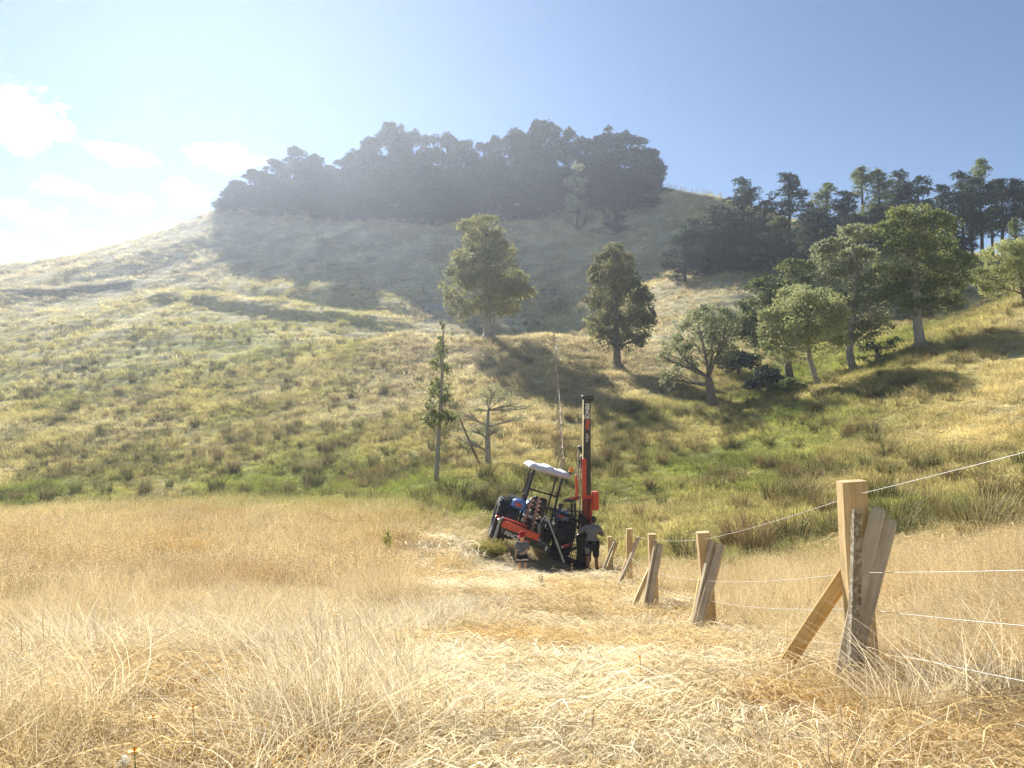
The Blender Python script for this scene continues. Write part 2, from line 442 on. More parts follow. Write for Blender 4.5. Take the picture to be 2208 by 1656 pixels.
# bare clay on the slip and on the bench cut
slip = at(930, 665, 120)
ds = np.hypot((V[:, 0] - slip[0]) / 4.5, (V[:, 1] - slip[1]) / 7.0)
clay = (1 - sstep(.5, 1.1, ds + .5 * fbm(V[:, 0] / 2, V[:, 1] / 2, 61, 3)))[:, None]
tcol = tcol * (1 - .8 * clay) + clay * .8 * np.array([.46, .42, .36])
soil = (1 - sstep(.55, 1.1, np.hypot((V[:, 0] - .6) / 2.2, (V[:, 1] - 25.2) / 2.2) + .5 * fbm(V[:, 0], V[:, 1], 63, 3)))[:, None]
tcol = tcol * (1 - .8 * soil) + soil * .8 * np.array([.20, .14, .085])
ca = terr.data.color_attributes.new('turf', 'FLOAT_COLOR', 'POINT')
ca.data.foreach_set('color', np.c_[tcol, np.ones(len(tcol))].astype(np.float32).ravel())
tag(terr, kind='structure')
# ------------------------------------------------------------------ leaves and bark
def leaf_mat(name, a, b2, c, translucent=0.38, scale=.55, rough=.65):
    """leaf colour that wanders from clump to clump and leaf to leaf; light also comes through the leaf"""
    m, n, l, out = new_mat(name)
    geo = n.new('ShaderNodeNewGeometry'); tcn = n.new('ShaderNodeTexCoord'); oi = n.new('ShaderNodeObjectInfo')
    ns = n.new('ShaderNodeTexNoise'); ns.inputs['Scale'].default_value = scale; ns.inputs['Detail'].default_value = 3
    l.new(tcn.outputs['Object'], ns.inputs['Vector'])
    ad = n.new('ShaderNodeMath'); ad.operation = 'MULTIPLY_ADD'; ad.inputs[1].default_value = .45
    l.new(geo.outputs['Random Per Island'], ad.inputs[0])
    mr = n.new('ShaderNodeMapRange'); mr.inputs['From Min'].default_value = .3; mr.inputs['From Max'].default_value = .7; mr.inputs['To Max'].default_value = .6
    l.new(ns.outputs[0], mr.inputs['Value']); l.new(mr.outputs[0], ad.inputs[2])
    cr = n.new('ShaderNodeValToRGB'); e = cr.color_ramp.elements
    e[0].position = 0; e[0].color = (*a, 1); e[1].position = 1; e[1].color = (*c, 1)
    k = e.new(.5); k.color = (*b2, 1)
    l.new(ad.outputs[0], cr.inputs[0])
    hs = n.new('ShaderNodeHueSaturation'); v = n.new('ShaderNodeMapRange'); v.inputs['To Min'].default_value = .8; v.inputs['To Max'].default_value = 1.2
    l.new(oi.outputs['Random'], v.inputs['Value']); l.new(v.outputs[0], hs.inputs['Value']); l.new(cr.outputs[0], hs.inputs['Color'])
    d = n.new('ShaderNodeBsdfPrincipled'); d.inputs['Roughness'].default_value = rough; d.inputs['Specular IOR Level'].default_value = .3
    t = n.new('ShaderNodeBsdfTranslucent'); mx = n.new('ShaderNodeMixShader'); mx.inputs[0].default_value = translucent
    l.new(hs.outputs[0], d.inputs['Base Color']); l.new(hs.outputs[0], t.inputs['Color'])
    l.new(d.outputs[0], mx.inputs[1]); l.new(t.outputs[0], mx.inputs[2]); l.new(mx.outputs[0], out.inputs['Surface'])
    return m
LEAF_CYPRESS = leaf_mat('cypress_leaf', (.022, .034, .018), (.035, .05, .024), (.05, .068, .032), .2)
LEAF_TOTARA = leaf_mat('totara_leaf', (0.144, 0.163, 0.056), (0.250, 0.250, 0.088), (0.384, 0.336, 0.132), .45)
LEAF_OLIVE = leaf_mat('olive_leaf', (0.100, 0.133, 0.046), (0.170, 0.200, 0.064), (0.260, 0.280, 0.097), .42)
LEAF_PALE = leaf_mat('pale_leaf', (0.234, 0.270, 0.103), (0.360, 0.388, 0.158), (0.540, 0.540, 0.252), .42)
LEAF_GREY = leaf_mat('grey_leaf', (0.160, 0.198, 0.099), (0.263, 0.290, 0.149), (0.450, 0.450, 0.248), .4)
LEAF_DARK = leaf_mat('dark_leaf', (0.034, 0.052, 0.031), (0.055, 0.078, 0.042), (0.091, 0.117, 0.058), .3)
def bark_mat(name, a, b2):
    m, n, l, out = new_mat(name)
    p = n.new('ShaderNodeBsdfPrincipled'); p.inputs['Roughness'].default_value = .9; p.inputs['Specular IOR Level'].default_value = .15
    tcn = n.new('ShaderNodeTexCoord'); mp = n.new('ShaderNodeMapping'); mp.inputs['Scale'].default_value = (6, 6, 1.1)
    ns = n.new('ShaderNodeTexNoise'); ns.inputs['Scale'].default_value = 2; ns.inputs['Detail'].default_value = 8; ns.inputs['Roughness'].default_value = .7
    l.new(tcn.outputs['Object'], mp.inputs[0]); l.new(mp.outputs[0], ns.inputs['Vector'])
    cr = n.new('ShaderNodeValToRGB'); cr.color_ramp.elements[0].color = (*a, 1); cr.color_ramp.elements[1].color = (*b2, 1)
    cr.color_ramp.elements[0].position = .35; cr.color_ramp.elements[1].position = .68
    l.new(ns.outputs[0], cr.inputs[0]); l.new(cr.outputs[0], p.inputs['Base Color'])
    bp = n.new('ShaderNodeBump'); bp.inputs['Strength'].default_value = .8; bp.inputs['Distance'].default_value = .05
    l.new(ns.outputs[0], bp.inputs['Height']); l.new(bp.outputs[0], p.inputs['Normal'])
    l.new(p.outputs[0], out.inputs['Surface'])
    return m
BARK = bark_mat('bark', (.10, .08, .06), (.30, .25, .20))
BARK_DARK = bark_mat('conifer_bark', (.03, .026, .022), (.085, .07, .06))
BARK_PALE = bark_mat('pale_bark', (.22, .20, .17), (.48, .45, .40))

def leaf_cloud(blobs, n_total, size, flat=.0, shell=.55, up=0.0, aspect=.5, seed=0, clump=.66):
    """small kite-shaped leaf sprays spread through blobs (cx, cy, cz, rx, ry, rz)"""
    g = np.random.default_rng(seed)
    B = np.array(blobs, float)
    w = (B[:, 3] * B[:, 4] * B[:, 5]) ** (2 / 3); w /= w.sum()
    bi = g.choice(len(B), n_total, p=w)
    d = g.normal(size=(n_total, 3)); d /= np.linalg.norm(d, axis=1)[:, None]
    r = np.where(g.random(n_total) < shell, 1 - .22 * g.random(n_total) ** 1.4, g.random(n_total) ** .5)
    # sprays gather in clumps over each blob, so the outline breaks up and small gaps open
    q = bi * 7.7
    lump = 1 + .20 * np.sin(4 * d[:, 0] + q) * np.cos(5 * d[:, 2] + 1.3 * q)
    c = B[bi, :3] + d * (r * lump)[:, None] * B[bi, 3:]
    m = 13
    sd = g.normal(size=(len(B), m, 3)); sd /= np.linalg.norm(sd, axis=2)[..., None]; sd[..., 2] = np.where(sd[..., 2] < -.35, -sd[..., 2], sd[..., 2])
    sr = g.uniform(.62, 1.08, (len(B), m, 1))
    k = g.integers(0, m, n_total); inc = g.random(n_total) < clump
    off = g.normal(size=(n_total, 3)) * np.array([.155, .155, .135])
    cc = B[bi, :3] + (sd[bi, k] * sr[bi, k] + off) * B[bi, 3:]
    c = np.where(inc[:, None], cc, c); d = np.where(inc[:, None], sd[bi, k] * .5 + off, d)
    n = len(c)
    s = size * (.6 + .8 * g.random(n))[:, None]
    a = g.normal(size=(n, 3)) + d * .9; a[:, 2] = a[:, 2] * (1 - flat) + up; a /= np.linalg.norm(a, axis=1)[:, None]
    b = np.cross(a, g.normal(size=(n, 3))); b /= np.linalg.norm(b, axis=1)[:, None]
    b *= aspect * s / 2; a *= s / 2
    nrm = np.cross(a, b); nrm /= np.linalg.norm(nrm, axis=1)[:, None] + 1e-9
    v = np.stack([c - a, c + b + nrm * s * .06, c + a, c - b + nrm * s * .06], 1).reshape(-1, 3)
    return v, np.arange(4 * n).reshape(n, 4)
def limb(mb, p0, p1, r0, r1, bend=.15, n=6, sag=0.0, g=random):
    p0, p1 = Vector(p0), Vector(p1); L = (p1 - p0).length
    off = Vector((g.uniform(-1, 1), g.uniform(-1, 1), g.uniform(-.3, .8))) * L * bend
    pts, rad = [], []
    for i in range(n + 1):
        t = i / n
        pts.append(p0.lerp(p1, t) + off * math.sin(math.pi * t) + Vector((0, 0, -sag * L * math.sin(math.pi * t))) + Vector((g.uniform(-1, 1), g.uniform(-1, 1), 0)) * r0 * .35 * (0 < i < n))
        rad.append(r0 + (r1 - r0) * t)
    mb.tube(pts, rad, 6)
    return pts
def make_tree(blobs, trunk, leaf_n, leaf_size, leaf_mat_, bark=BARK, seed=1, twigs=0, label=None, cat='tree', name='tree', crown_kw={}, limb_r=.33, group=None, roots=True, rmin=.012):
    """thing > trunk (with its limbs), crown. trunk = list of (x, y, z, radius)"""
    g = random.Random(seed)
    root = empty(name, label=label, cat=cat, group=group)
    mb = MB()
    mb.tube([t[:3] for t in trunk], [t[3] for t in trunk], 10)
    r0 = trunk[0][3]
    if roots:
        for k in range(6):
            a = k * 1.05 + g.uniform(-.3, .3)
            mb.tube([(trunk[0][0] + math.cos(a) * r0 * .5, trunk[0][1] + math.sin(a) * r0 * .5, trunk[0][2] + r0 * 1.3),
                     (trunk[0][0] + math.cos(a) * r0 * 1.2, trunk[0][1] + math.sin(a) * r0 * 1.2, trunk[0][2] + r0 * .25),
                     (trunk[0][0] + math.cos(a) * r0 * 2.1, trunk[0][1] + math.sin(a) * r0 * 2.1, trunk[0][2] - r0 * .4)], [r0 * .42, r0 * .36, r0 * .12], 6)
    T = [Vector(t[:3]) for t in trunk]
    for bl in blobs:
        c = Vector(bl[:3])
        cand = [(i, t) for i, t in enumerate(T) if t.z < c.z + .2] or [(0, T[0])]
        i, st = min(cand, key=lambda q: (q[1] - c).length + abs((c.z - q[1].z) - (c - q[1]).length * .6) * .3)
        rr = trunk[i][3] * limb_r * g.uniform(.8, 1.3)
        p = limb(mb, st, c, max(rr, rmin * 2.5), max(rmin, rr * .25), .1, 6, g=g)
        for k in range(3 + twigs):
            q = c + Vector((g.uniform(-1, 1) * bl[3], g.uniform(-1, 1) * bl[4], g.uniform(-.6, 1) * bl[5])) * .85
            limb(mb, p[g.randint(2, 5)], q, max(rmin, rr * .4), rmin * .6, .12, 4, g=g)
    tr = mb.build('trunk', bark, root, smooth='all')
    v, f = leaf_cloud(blobs, leaf_n, leaf_size, seed=seed, **crown_kw)
    mesh_np('crown', v, f, leaf_mat_, root)
    return root
def px_tree(base, Y, blobs_px, trunk_px, depth=.8, seed=1, **kw):
    """a tree measured off the photo: ellipses (x, y, rx, ry) and trunk stations (x, y, half width) in photo pixels, all at distance Y"""
    g = random.Random(seed * 3 + 1)
    s = Y / F
    P = at(base[0], base[1], Y); P[2] = ground(P[0], P[1])
    P0 = at(base[0], base[1], Y)
    bl = [((x - base[0]) * s, g.uniform(-1, 1) * rx * s * depth, (base[1] - y) * s, rx * s, rx * s * .9, ry * s) for x, y, rx, ry in blobs_px]
    tr = [((x - base[0]) * s, 0.0, (base[1] - y) * s, w * s) for x, y, w in trunk_px]
    tr[0] = (tr[0][0], 0, -.25, tr[0][3])
    o = make_tree(bl, tr, seed=seed, **kw)
    o.location = P
    return o

# ------------------------------------------------------------------ trees on the spur and along the gully
px_tree((1053,732), 84, [(1040,490,44,24),(1028,512,34,28),(1062,520,32,26),(1010,556,40,34),(1075,552,42,30),(1040,585,62,38),(985,610,32,36),(1050,625,60,42),(1105,592,28,18),
        (1105,635,46,30),(1137,632,20,14),(1000,672,28,26),(1060,664,46,26),(1095,668,26,18),(972,645,20,28),(1122,605,20,14)],
        [(1053,738,13),(1052,715,10),(1051,690,9),(1050,650,8),(1048,600,7),(1046,550,5),(1042,500,3)], leaf_n=22000, leaf_size=.30, leaf_mat_=LEAF_TOTARA, bark=BARK_PALE,
        seed=4, label='tall olive tree with a tufted top, the one highest on the sunny spur', name='spur_tree')
px_tree((1333,797), 74, [(1326,540,20,20),(1312,566,32,30),(1345,568,30,30),(1322,612,50,40),(1300,655,36,38),(1350,645,46,42),(1384,655,26,36),(1318,705,46,36),(1372,700,40,34),
        (1298,728,30,24),(1345,738,38,22),(1284,600,18,28),(1402,690,14,22),(1390,725,18,14)],
        [(1333,800,12),(1331,780,9),(1330,750,7.5),(1330,700,6.5),(1328,650,5.5),(1326,600,4),(1326,550,2)], leaf_n=20000, leaf_size=.27, leaf_mat_=LEAF_TOTARA, bark=BARK,
        seed=8, label='egg shaped olive tree at the shaded right shoulder of the spur', name='spur_tree')
px_tree((1538,877), 57, [(1540,680,42,30),(1498,702,40,32),(1572,700,32,38),(1462,745,34,30),(1528,745,50,40),(1562,765,34,36),(1482,788,26,20),(1440,815,22,24),(1430,770,16,14)],
        [(1538,882,12),(1534,855,9.5),(1531,830,9),(1528,812,7)], leaf_n=8000, leaf_size=.2, leaf_mat_=LEAF_GREY, bark=BARK, twigs=5, limb_r=.42,
        seed=12, label='thin crowned gully tree with a stout flared trunk and fanned bare limbs', name='gully_tree', crown_kw=dict(shell=.35))
px_tree((1765,832), 56, [(1738,635,50,32),(1692,676,42,40),(1762,672,62,46),(1662,720,24,26),(1702,728,48,38),(1772,732,48,38),(1690,765,26,20),(1805,700,34,36),(1655,745,18,18),(1730,690,70,60),(1660,690,30,30),(1790,650,34,34)],
        [(1768,836,7),(1757,805,6),(1748,775,5.5),(1744,750,5),(1740,700,4)], leaf_n=26000, leaf_size=.19, leaf_mat_=LEAF_PALE, bark=BARK_PALE,
        seed=15, label='pale round bushy tree with a thin leaning trunk in front of the dark gully', name='gully_tree')
px_tree((1842,782), 64, [(1838,490,46,20),(1795,505,28,16),(1876,478,24,12),(1800,532,42,24),(1868,528,44,28),(1832,580,55,36),(1872,640,46,38),(1800,636,34,28),(1860,700,44,32),(1900,600,20,24),(1900,680,30,24)],
        [(1846,786,10),(1836,765,8),(1832,740,7.5),(1836,690,6.5),(1850,630,5.5),(1852,570,4.5),(1842,510,3)], leaf_n=16000, leaf_size=.25, leaf_mat_=LEAF_GREY, bark=BARK_PALE, twigs=4,
        seed=18, label='grey green lacy tree with a flat sunlit top and bare pale limbs showing', name='gully_tree', crown_kw=dict(flat=.5, shell=.5))
px_tree((1700,800), 70, [(1704,556,40,15),(1745,553,26,12),(1664,588,42,20),(1705,606,55,32),(1640,636,42,34),(1618,680,36,38),(1652,715,36,34),(1568,668,26,22),(1592,692,30,26),(1690,660,44,40),(1720,720,36,36)],
        [(1706,804,9),(1700,770,8),(1695,720,7),(1690,660,6),(1695,600,4.5)], leaf_n=17000, leaf_size=.27, leaf_mat_=LEAF_OLIVE, bark=BARK,
        seed=22, label='dark layered tree with a bright fringed top, behind the pale round one', name='gully_tree', crown_kw=dict(flat=.5))
px_tree((1985,747), 60, [(1958,468,50,22),(1922,498,32,26),(2002,496,48,30),(1952,538,56,34),(2042,536,42,34),(2072,570,32,28),(1992,588,56,40),(1908,592,36,22),(1950,630,52,28),(2032,618,48,34),(1978,662,42,20),(2044,655,32,18),(2084,600,20,18)],
        [(1986,750,13),(1983,725,10.5),(1980,700,9.5),(1980,660,8),(1978,600,7),(1972,540,5.5),(1964,480,3)], leaf_n=23000, leaf_size=.23, leaf_mat_=LEAF_OLIVE, bark=BARK_PALE,
        seed=26, label='broad tiered olive tree with a thick pale trunk on the right hand slope', name='gully_tree')
px_tree((2215,690), 66, [(2150,592,40,28),(2200,578,40,26),(2130,630,30,28),(2188,630,42,32),(2240,600,40,35),(2150,655,26,16)],
        [(2216,694,8),(2210,670,6.5),(2205,650,6),(2200,610,4)], leaf_n=14000, leaf_size=.19, leaf_mat_=LEAF_PALE, bark=BARK,
        seed=30, label='low pale spreading tree at the right edge of the picture', name='gully_tree')
px_tree((1890,755), 62, [(1870,725,22,14),(1912,722,24,14),(1935,705,16,10),(1900,742,24,10),(1860,745,14,8)],
        [(1890,757,5),(1892,740,4),(1890,725,3)], leaf_n=900, leaf_size=.18, leaf_mat_=LEAF_DARK, bark=BARK, twigs=7, limb_r=.5,
        seed=33, label='low tangle of bare dead branches lying between two trunks', name='brushwood', cat='bush', roots=False)
px_tree((1655,800), 67, [(1655,770,30,18),(1630,782,22,14),(1682,778,20,14),(1650,752,18,12)], [(1655,803,5),(1655,785,4),(1652,765,3)], leaf_n=5200, leaf_size=.22, leaf_mat_=LEAF_DARK, bark=BARK,
        seed=51, label='dark rounded scrub at the foot of the layered tree', name='scrub', cat='bush', roots=False)
px_tree((1592,768), 74, [(1590,735,26,20),(1565,748,20,16),(1615,742,22,18)], [(1592,771,4),(1592,755,3.5),(1590,740,2.5)], leaf_n=4600, leaf_size=.24, leaf_mat_=LEAF_DARK, bark=BARK,
        seed=52, label='dark scrub in the shade above the thin crowned gully tree', name='scrub', cat='bush', roots=False)
px_tree((1700,868), 56, [(1700,845,24,14),(1678,852,18,11),(1724,850,16,10)], [(1700,870,4),(1700,860,3),(1700,850,2)], leaf_n=3400, leaf_size=.16, leaf_mat_=LEAF_OLIVE, bark=BARK,
        seed=53, label='low brownish scrub in the gully bottom below the leaning trunk', name='scrub', cat='bush', roots=False)
px_tree((941,1040), 38.5, [(953,705,7,10),(950,760,16,22),(938,790,14,16),(962,800,14,16),(945,850,24,26),(925,880,16,18),(965,865,14,14),(948,905,30,20),(925,915,20,14),(972,905,18,10),(950,735,10,10),(940,830,16,12)],
        [(940,1044,5.6),(942,1010,5),(945,950,4.4),(948,900,3.9),(951,850,3.8),(953,800,3),(954,740,2),(954,700,1)], leaf_n=2600, leaf_size=.14, leaf_mat_=LEAF_OLIVE, twigs=5, bark=BARK_PALE,
        seed=37, label='slender pole straight tree with sparse tufts and a bare lower trunk', name='slender_tree', crown_kw=dict(shell=.05, clump=.45), limb_r=.4, roots=False)
px_tree((1053,1003), 45, [(1050,860,30,16),(1085,862,26,16),(1110,880,18,14),(1030,890,22,14),(1120,910,24,8),(1000,900,16,18),(1140,885,14,12),(1060,845,30,12),(1050,925,26,16),(1025,935,26,14),(1070,935,20,12),(1010,960,18,10),(1090,890,20,12)],
        [(1053,1007,8),(1052,980,6.2),(1051,950,5.6),(1051,925,4),(1053,890,3)], leaf_n=2600, leaf_size=.09, leaf_mat_=LEAF_GREY, bark=BARK_PALE, twigs=14, limb_r=.5,
        seed=41, label='stunted half bare tree with spreading twigs behind the tractor canopy', name='stunted_tree', crown_kw=dict(shell=.1, clump=.35))
px_tree((1033,995), 46, [(990,900,8,6),(1000,935,12,8),(985,950,10,6)],
        [(1034,998,2.6),(1015,965,2.3),(1003,935,2.0),(990,905,1.2)], leaf_n=120, leaf_size=.1, leaf_mat_=LEAF_GREY, bark=BARK, twigs=3, limb_r=.5,
        seed=44, label='dead broken sapling leaning left beside the stunted tree', name='dead_sapling', roots=False)

# ------------------------------------------------------------------ stand of dark conifers on the hilltop
def proto_conifer(seed, H=18.0, Rr=6.0):
    g = random.Random(seed); bl = []
    for k in range(36):
        t = g.random() ** .95
        z = H * (.04 + .87 * t); rad = Rr * (1.05 - .8 * t ** 2.2) * g.uniform(.25, .8)
        a = g.uniform(0, 6.283); s = Rr * g.uniform(.26, .42) * (1 - .35 * t)
        bl.append((math.cos(a) * rad, math.sin(a) * rad, z, s, s, s * g.uniform(.7, 1.0)))
    for k in range(4): bl.append((g.uniform(-2.0, 2.0), g.uniform(-2, 2), H * g.uniform(.84, .96), 1.0, 1.0, 1.3))
    return make_tree(bl, [(0, 0, -1.2, .55), (0, 0, H * .3, .42), (.1, 0, H * .6, .28), (0, .1, H * .9, .1)], 15000, .62, LEAF_CYPRESS, BARK_DARK, seed=seed,
                     name='conifer', crown_kw=dict(up=.35, aspect=.36, shell=.6, clump=.5), roots=False)
def place_copy(proto, px, top, wpx, Y, H, Rr, used, label, group, base_py=None, rz=None, yjit=0):
    X = (px - 1104) / F * Y * 1.0
    z0 = ground(X, Y)
    ztop = at(px, top, Y)[2]
    o = proto if not used.get(proto.name) else copy_tree(proto)
    used[proto.name] = True
    o.location = (X, Y, z0)
    h = max(3.0, ztop - z0)
    o.scale = (wpx / 2 / F * Y / Rr, wpx / 2 / F * Y / Rr, h / H)
    o.rotation_euler.z = rz if rz is not None else random.uniform(0, 6.28)
    tag(o, label=label, group=group)
    return o
CON = [proto_conifer(s) for s in (101, 102, 103, 104)]
used = {}; k = 0
for px, top, w, Y in ((478,418,44,189),(506,388,62,188),(545,364,80,189),(590,342,80,189),(630,318,92,190),(672,332,74,189),(706,356,60,187)):
    place_copy(CON[k % 4], px, top, w * 1.4, Y, 18.0, 6.2, used, 'dark rounded conifer in the lower left clump on the hilltop', 'conifers of the left hilltop clump'); k += 1
for px, top, w, Y in ((735,336,70,188),(765,318,70,189),(800,291,80,188),(842,262,90,189),(882,276,80,189),(925,290,80,188),(965,285,72,189),(1005,297,74,188),(1045,297,74,188),
                      (1080,292,80,187),(1115,276,80,187),(1150,258,90,187),(1188,258,90,186),(1225,276,74,185),(1262,294,80,184),(1300,290,80,182),(1335,280,90,180),(1375,294,84,177)):
    place_copy(CON[k % 4], px, top, w * 1.5, Y, 18.0, 6.2, used, 'dark conifer in the long skyline row of the main hilltop stand', 'conifers of the hilltop skyline row'); k += 1
place_copy(CON[k % 4], 1408, 318, 84, 173, 18.0, 6.2, used, 'dark wind bent conifer ending the hilltop stand beside the bare ridge', 'conifers of the hilltop skyline row'); k += 1
for px, top, w, Y in ((560,400,80,182),(640,385,84,181),(700,385,80,179),(760,372,84,178),(820,352,84,177),(880,352,84,178),(945,362,84,177),(1010,372,80,176),(1070,352,84,177),(1130,346,84,176),
                      (1190,352,84,175),(1290,362,80,171),(1350,365,90,168),(1395,372,70,166)):
    place_copy(CON[k % 4], px, top, w * 1.5, Y, 18.0, 6.2, used, 'dark conifer in the lower front row on the hill face', 'conifers of the lower front row'); k += 1

for px, top, w, Y in ((500,430,62,184),(600,408,84,178),(665,405,80,176),(725,420,84,170),(790,410,90,170),(860,405,90,169),(930,410,90,168),(1000,412,86,168),(1065,400,86,168),(1125,395,86,168),(1185,398,80,167),(1300,405,84,163),(1370,408,80,160)):
    place_copy(CON[k % 4], px, top, w * 1.5, Y, 18.0, 6.2, used, 'dark conifer at the very bottom of the hilltop stand', 'conifers at the bottom of the hilltop stand'); k += 1

# ------------------------------------------------------------------ tall open trees of the stand on the right ridge
def proto_tall(seed, H=14.0, Rr=3.0, mat=None, open_=.22, n=5200):
    g = random.Random(seed); bl = []
    for k in range(30):
        t = g.random() ** .85
        z = H * (open_ + (.97 - open_) * t); rad = Rr * (1.0 - .75 * t ** 1.6) * g.uniform(.2, .95)
        a = g.uniform(0, 6.283); s = Rr * g.uniform(.28, .46) * (1 - .35 * t)
        bl.append((math.cos(a) * rad, math.sin(a) * rad, z, s, s, s * g.uniform(.7, 1.2)))
    for k in range(3): bl.append((g.uniform(-.5, .5), 0, H * g.uniform(.93, .98), .25, .25, .6))
    return make_tree(bl, [(0, 0, -.8, .24), (.05, 0, H * .25, .19), (-.05, .05, H * .5, .14), (0, 0, H * .75, .09), (0, 0, H * .96, .03)], n, .30, mat or LEAF_DARK, BARK_DARK, seed=seed,
                     name='tall_tree', crown_kw=dict(shell=.45), roots=False)
TALL = [proto_tall(201, mat=LEAF_DARK), proto_tall(202, mat=LEAF_OLIVE, n=5200), proto_tall(203, mat=LEAF_DARK, open_=.38, n=4600), proto_tall(204, mat=LEAF_DARK, open_=.05, n=7000)]
used = {}
for j, px, top, w, Y, lab in ((3,1500,470,90,121,0),(3,1545,440,100,119,0),(3,1590,470,90,117,0),(3,1565,520,100,112,0),(3,1620,520,90,110,0),(0,1608,386,84,120,1),(3,1655,430,80,118,0),(2,1708,378,84,116,2),(1,1690,470,70,110,0),
                      (1,1790,396,70,124,3),(0,1828,412,70,122,3),(1,1868,360,76,124,3),(1,1905,366,70,122,3),(0,1952,370,80,123,3),(3,1990,376,78,122,3),(3,1930,430,90,116,3),(3,1840,460,90,114,3),
                      (1,2010,430,60,120,3),(2,2042,402,64,121,4),(0,2085,372,76,122,4),(1,2126,345,70,120,4),(2,2105,400,60,118,4),(2,2150,395,60,119,4),(2,2172,386,70,121,4),(2,2200,390,70,120,4),(2,2235,395,70,121,4),(3,2275,380,90,120,4),(3,2330,390,90,121,4),(3,1770,450,90,118,3),(3,1815,480,90,112,3),(3,1900,450,90,117,3),(3,1965,450,90,117,3),(3,2025,470,80,116,3),(3,2070,490,70,116,3),(0,1750,440,60,122,3),(3,1660,500,90,108,0),(3,1530,520,90,112,0),(3,1720,520,80,104,0),(3,1480,530,70,112,0),
                      (1,2200,470,46,96,5)):
    L = (('dark bushy tree in the shaded thicket under the bare ridge', 'trees of the shaded thicket'), ('dark leafy tree against the sky, first right of the bare ridge', None),
         ('open two stemmed tree standing alone against the sky', None), ('tall feathery tree in the middle of the right hand stand', 'trees in the middle of the right stand'),
         ('thin tall tree with a bare trunk against the sky at far right', 'bare trunked trees at the far right'), ('small twiggy grey tree above the low pale spreading one', None))[lab]
    place_copy(TALL[j], px, top, w * 1.45, Y, 14.0, 3.0, used, L[0], L[1])
# two trees on the shaded hill face
used = {}
HF = [proto_tall(211, mat=LEAF_GREY, open_=.14, n=4200), proto_tall(212, mat=LEAF_CYPRESS, open_=.04, n=4800)]
place_copy(HF[0], 1246, 350, 76, 158, 14.0, 3.0, used, 'grey green tree on the hill face in front of the conifer stand', None)
place_copy(HF[1], 1330, 446, 84, 150, 14.0, 3.0, used, 'dark pointed tree low on the shaded hill face', None)
# ------------------------------------------------------------------ grass: tuft shapes, instanced over the ground
def blade_mat(name, translucent=.45, rough=.6, own=None, spec=.25):
    m, n, l, out = new_mat(name)
    oi = n.new('ShaderNodeObjectInfo'); geo = n.new('ShaderNodeNewGeometry')
    if own is None:
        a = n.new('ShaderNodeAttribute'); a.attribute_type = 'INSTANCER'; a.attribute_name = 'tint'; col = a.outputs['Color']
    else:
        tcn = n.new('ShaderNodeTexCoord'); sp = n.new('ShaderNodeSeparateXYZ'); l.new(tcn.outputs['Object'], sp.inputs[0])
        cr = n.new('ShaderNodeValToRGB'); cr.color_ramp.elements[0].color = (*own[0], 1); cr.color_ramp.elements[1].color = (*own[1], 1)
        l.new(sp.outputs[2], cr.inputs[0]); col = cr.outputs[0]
    mr = n.new('ShaderNodeMapRange'); mr.inputs['To Min'].default_value = .62; mr.inputs['To Max'].default_value = 1.3
    l.new(geo.outputs['Random Per Island'], mr.inputs['Value'])
    mr2 = n.new('ShaderNodeMapRange'); mr2.inputs['To Min'].default_value = .86; mr2.inputs['To Max'].default_value = 1.14
    l.new(oi.outputs['Random'], mr2.inputs['Value'])
    mu = n.new('ShaderNodeMath'); mu.operation = 'MULTIPLY'; l.new(mr.outputs[0], mu.inputs[0]); l.new(mr2.outputs[0], mu.inputs[1])
    sc = n.new('ShaderNodeVectorMath'); sc.operation = 'SCALE'; l.new(col, sc.inputs[0]); l.new(mu.outputs[0], sc.inputs['Scale'])
    d = n.new('ShaderNodeBsdfPrincipled'); d.inputs['Roughness'].default_value = rough; d.inputs['Specular IOR Level'].default_value = spec
    t = n.new('ShaderNodeBsdfTranslucent'); mx = n.new('ShaderNodeMixShader'); mx.inputs[0].default_value = translucent
    l.new(sc.outputs[0], d.inputs['Base Color']); l.new(sc.outputs[0], t.inputs['Color'])
    l.new(d.outputs[0], mx.inputs[1]); l.new(t.outputs[0], mx.inputs[2]); l.new(mx.outputs[0], out.inputs['Surface'])
    return m
STRAW = blade_mat('dry_blade', .40, spec=.35)
GREENB = blade_mat('green_blade', .45)
def ribbons(paths, widths, g):
    """paths: (n, k, 3) centre lines; widths (n, k); returns ribbon verts and quads"""
    n, k, _ = paths.shape
    t = np.gradient(paths, axis=1)
    side = np.cross(t, g.normal(size=(n, 1, 3)) * np.ones((1, k, 1)))
    side /= np.linalg.norm(side, axis=2)[..., None] + 1e-9
    w = widths[..., None] / 2
    v = np.stack([paths - side * w, paths + side * w], 2).reshape(-1, 3)
    base = (np.arange(n) * 2 * k)[:, None] + (np.arange(k - 1) * 2)[None]
    f = np.stack([base, base + 1, base + 3, base + 2], -1).reshape(-1, 4)
    return v, f
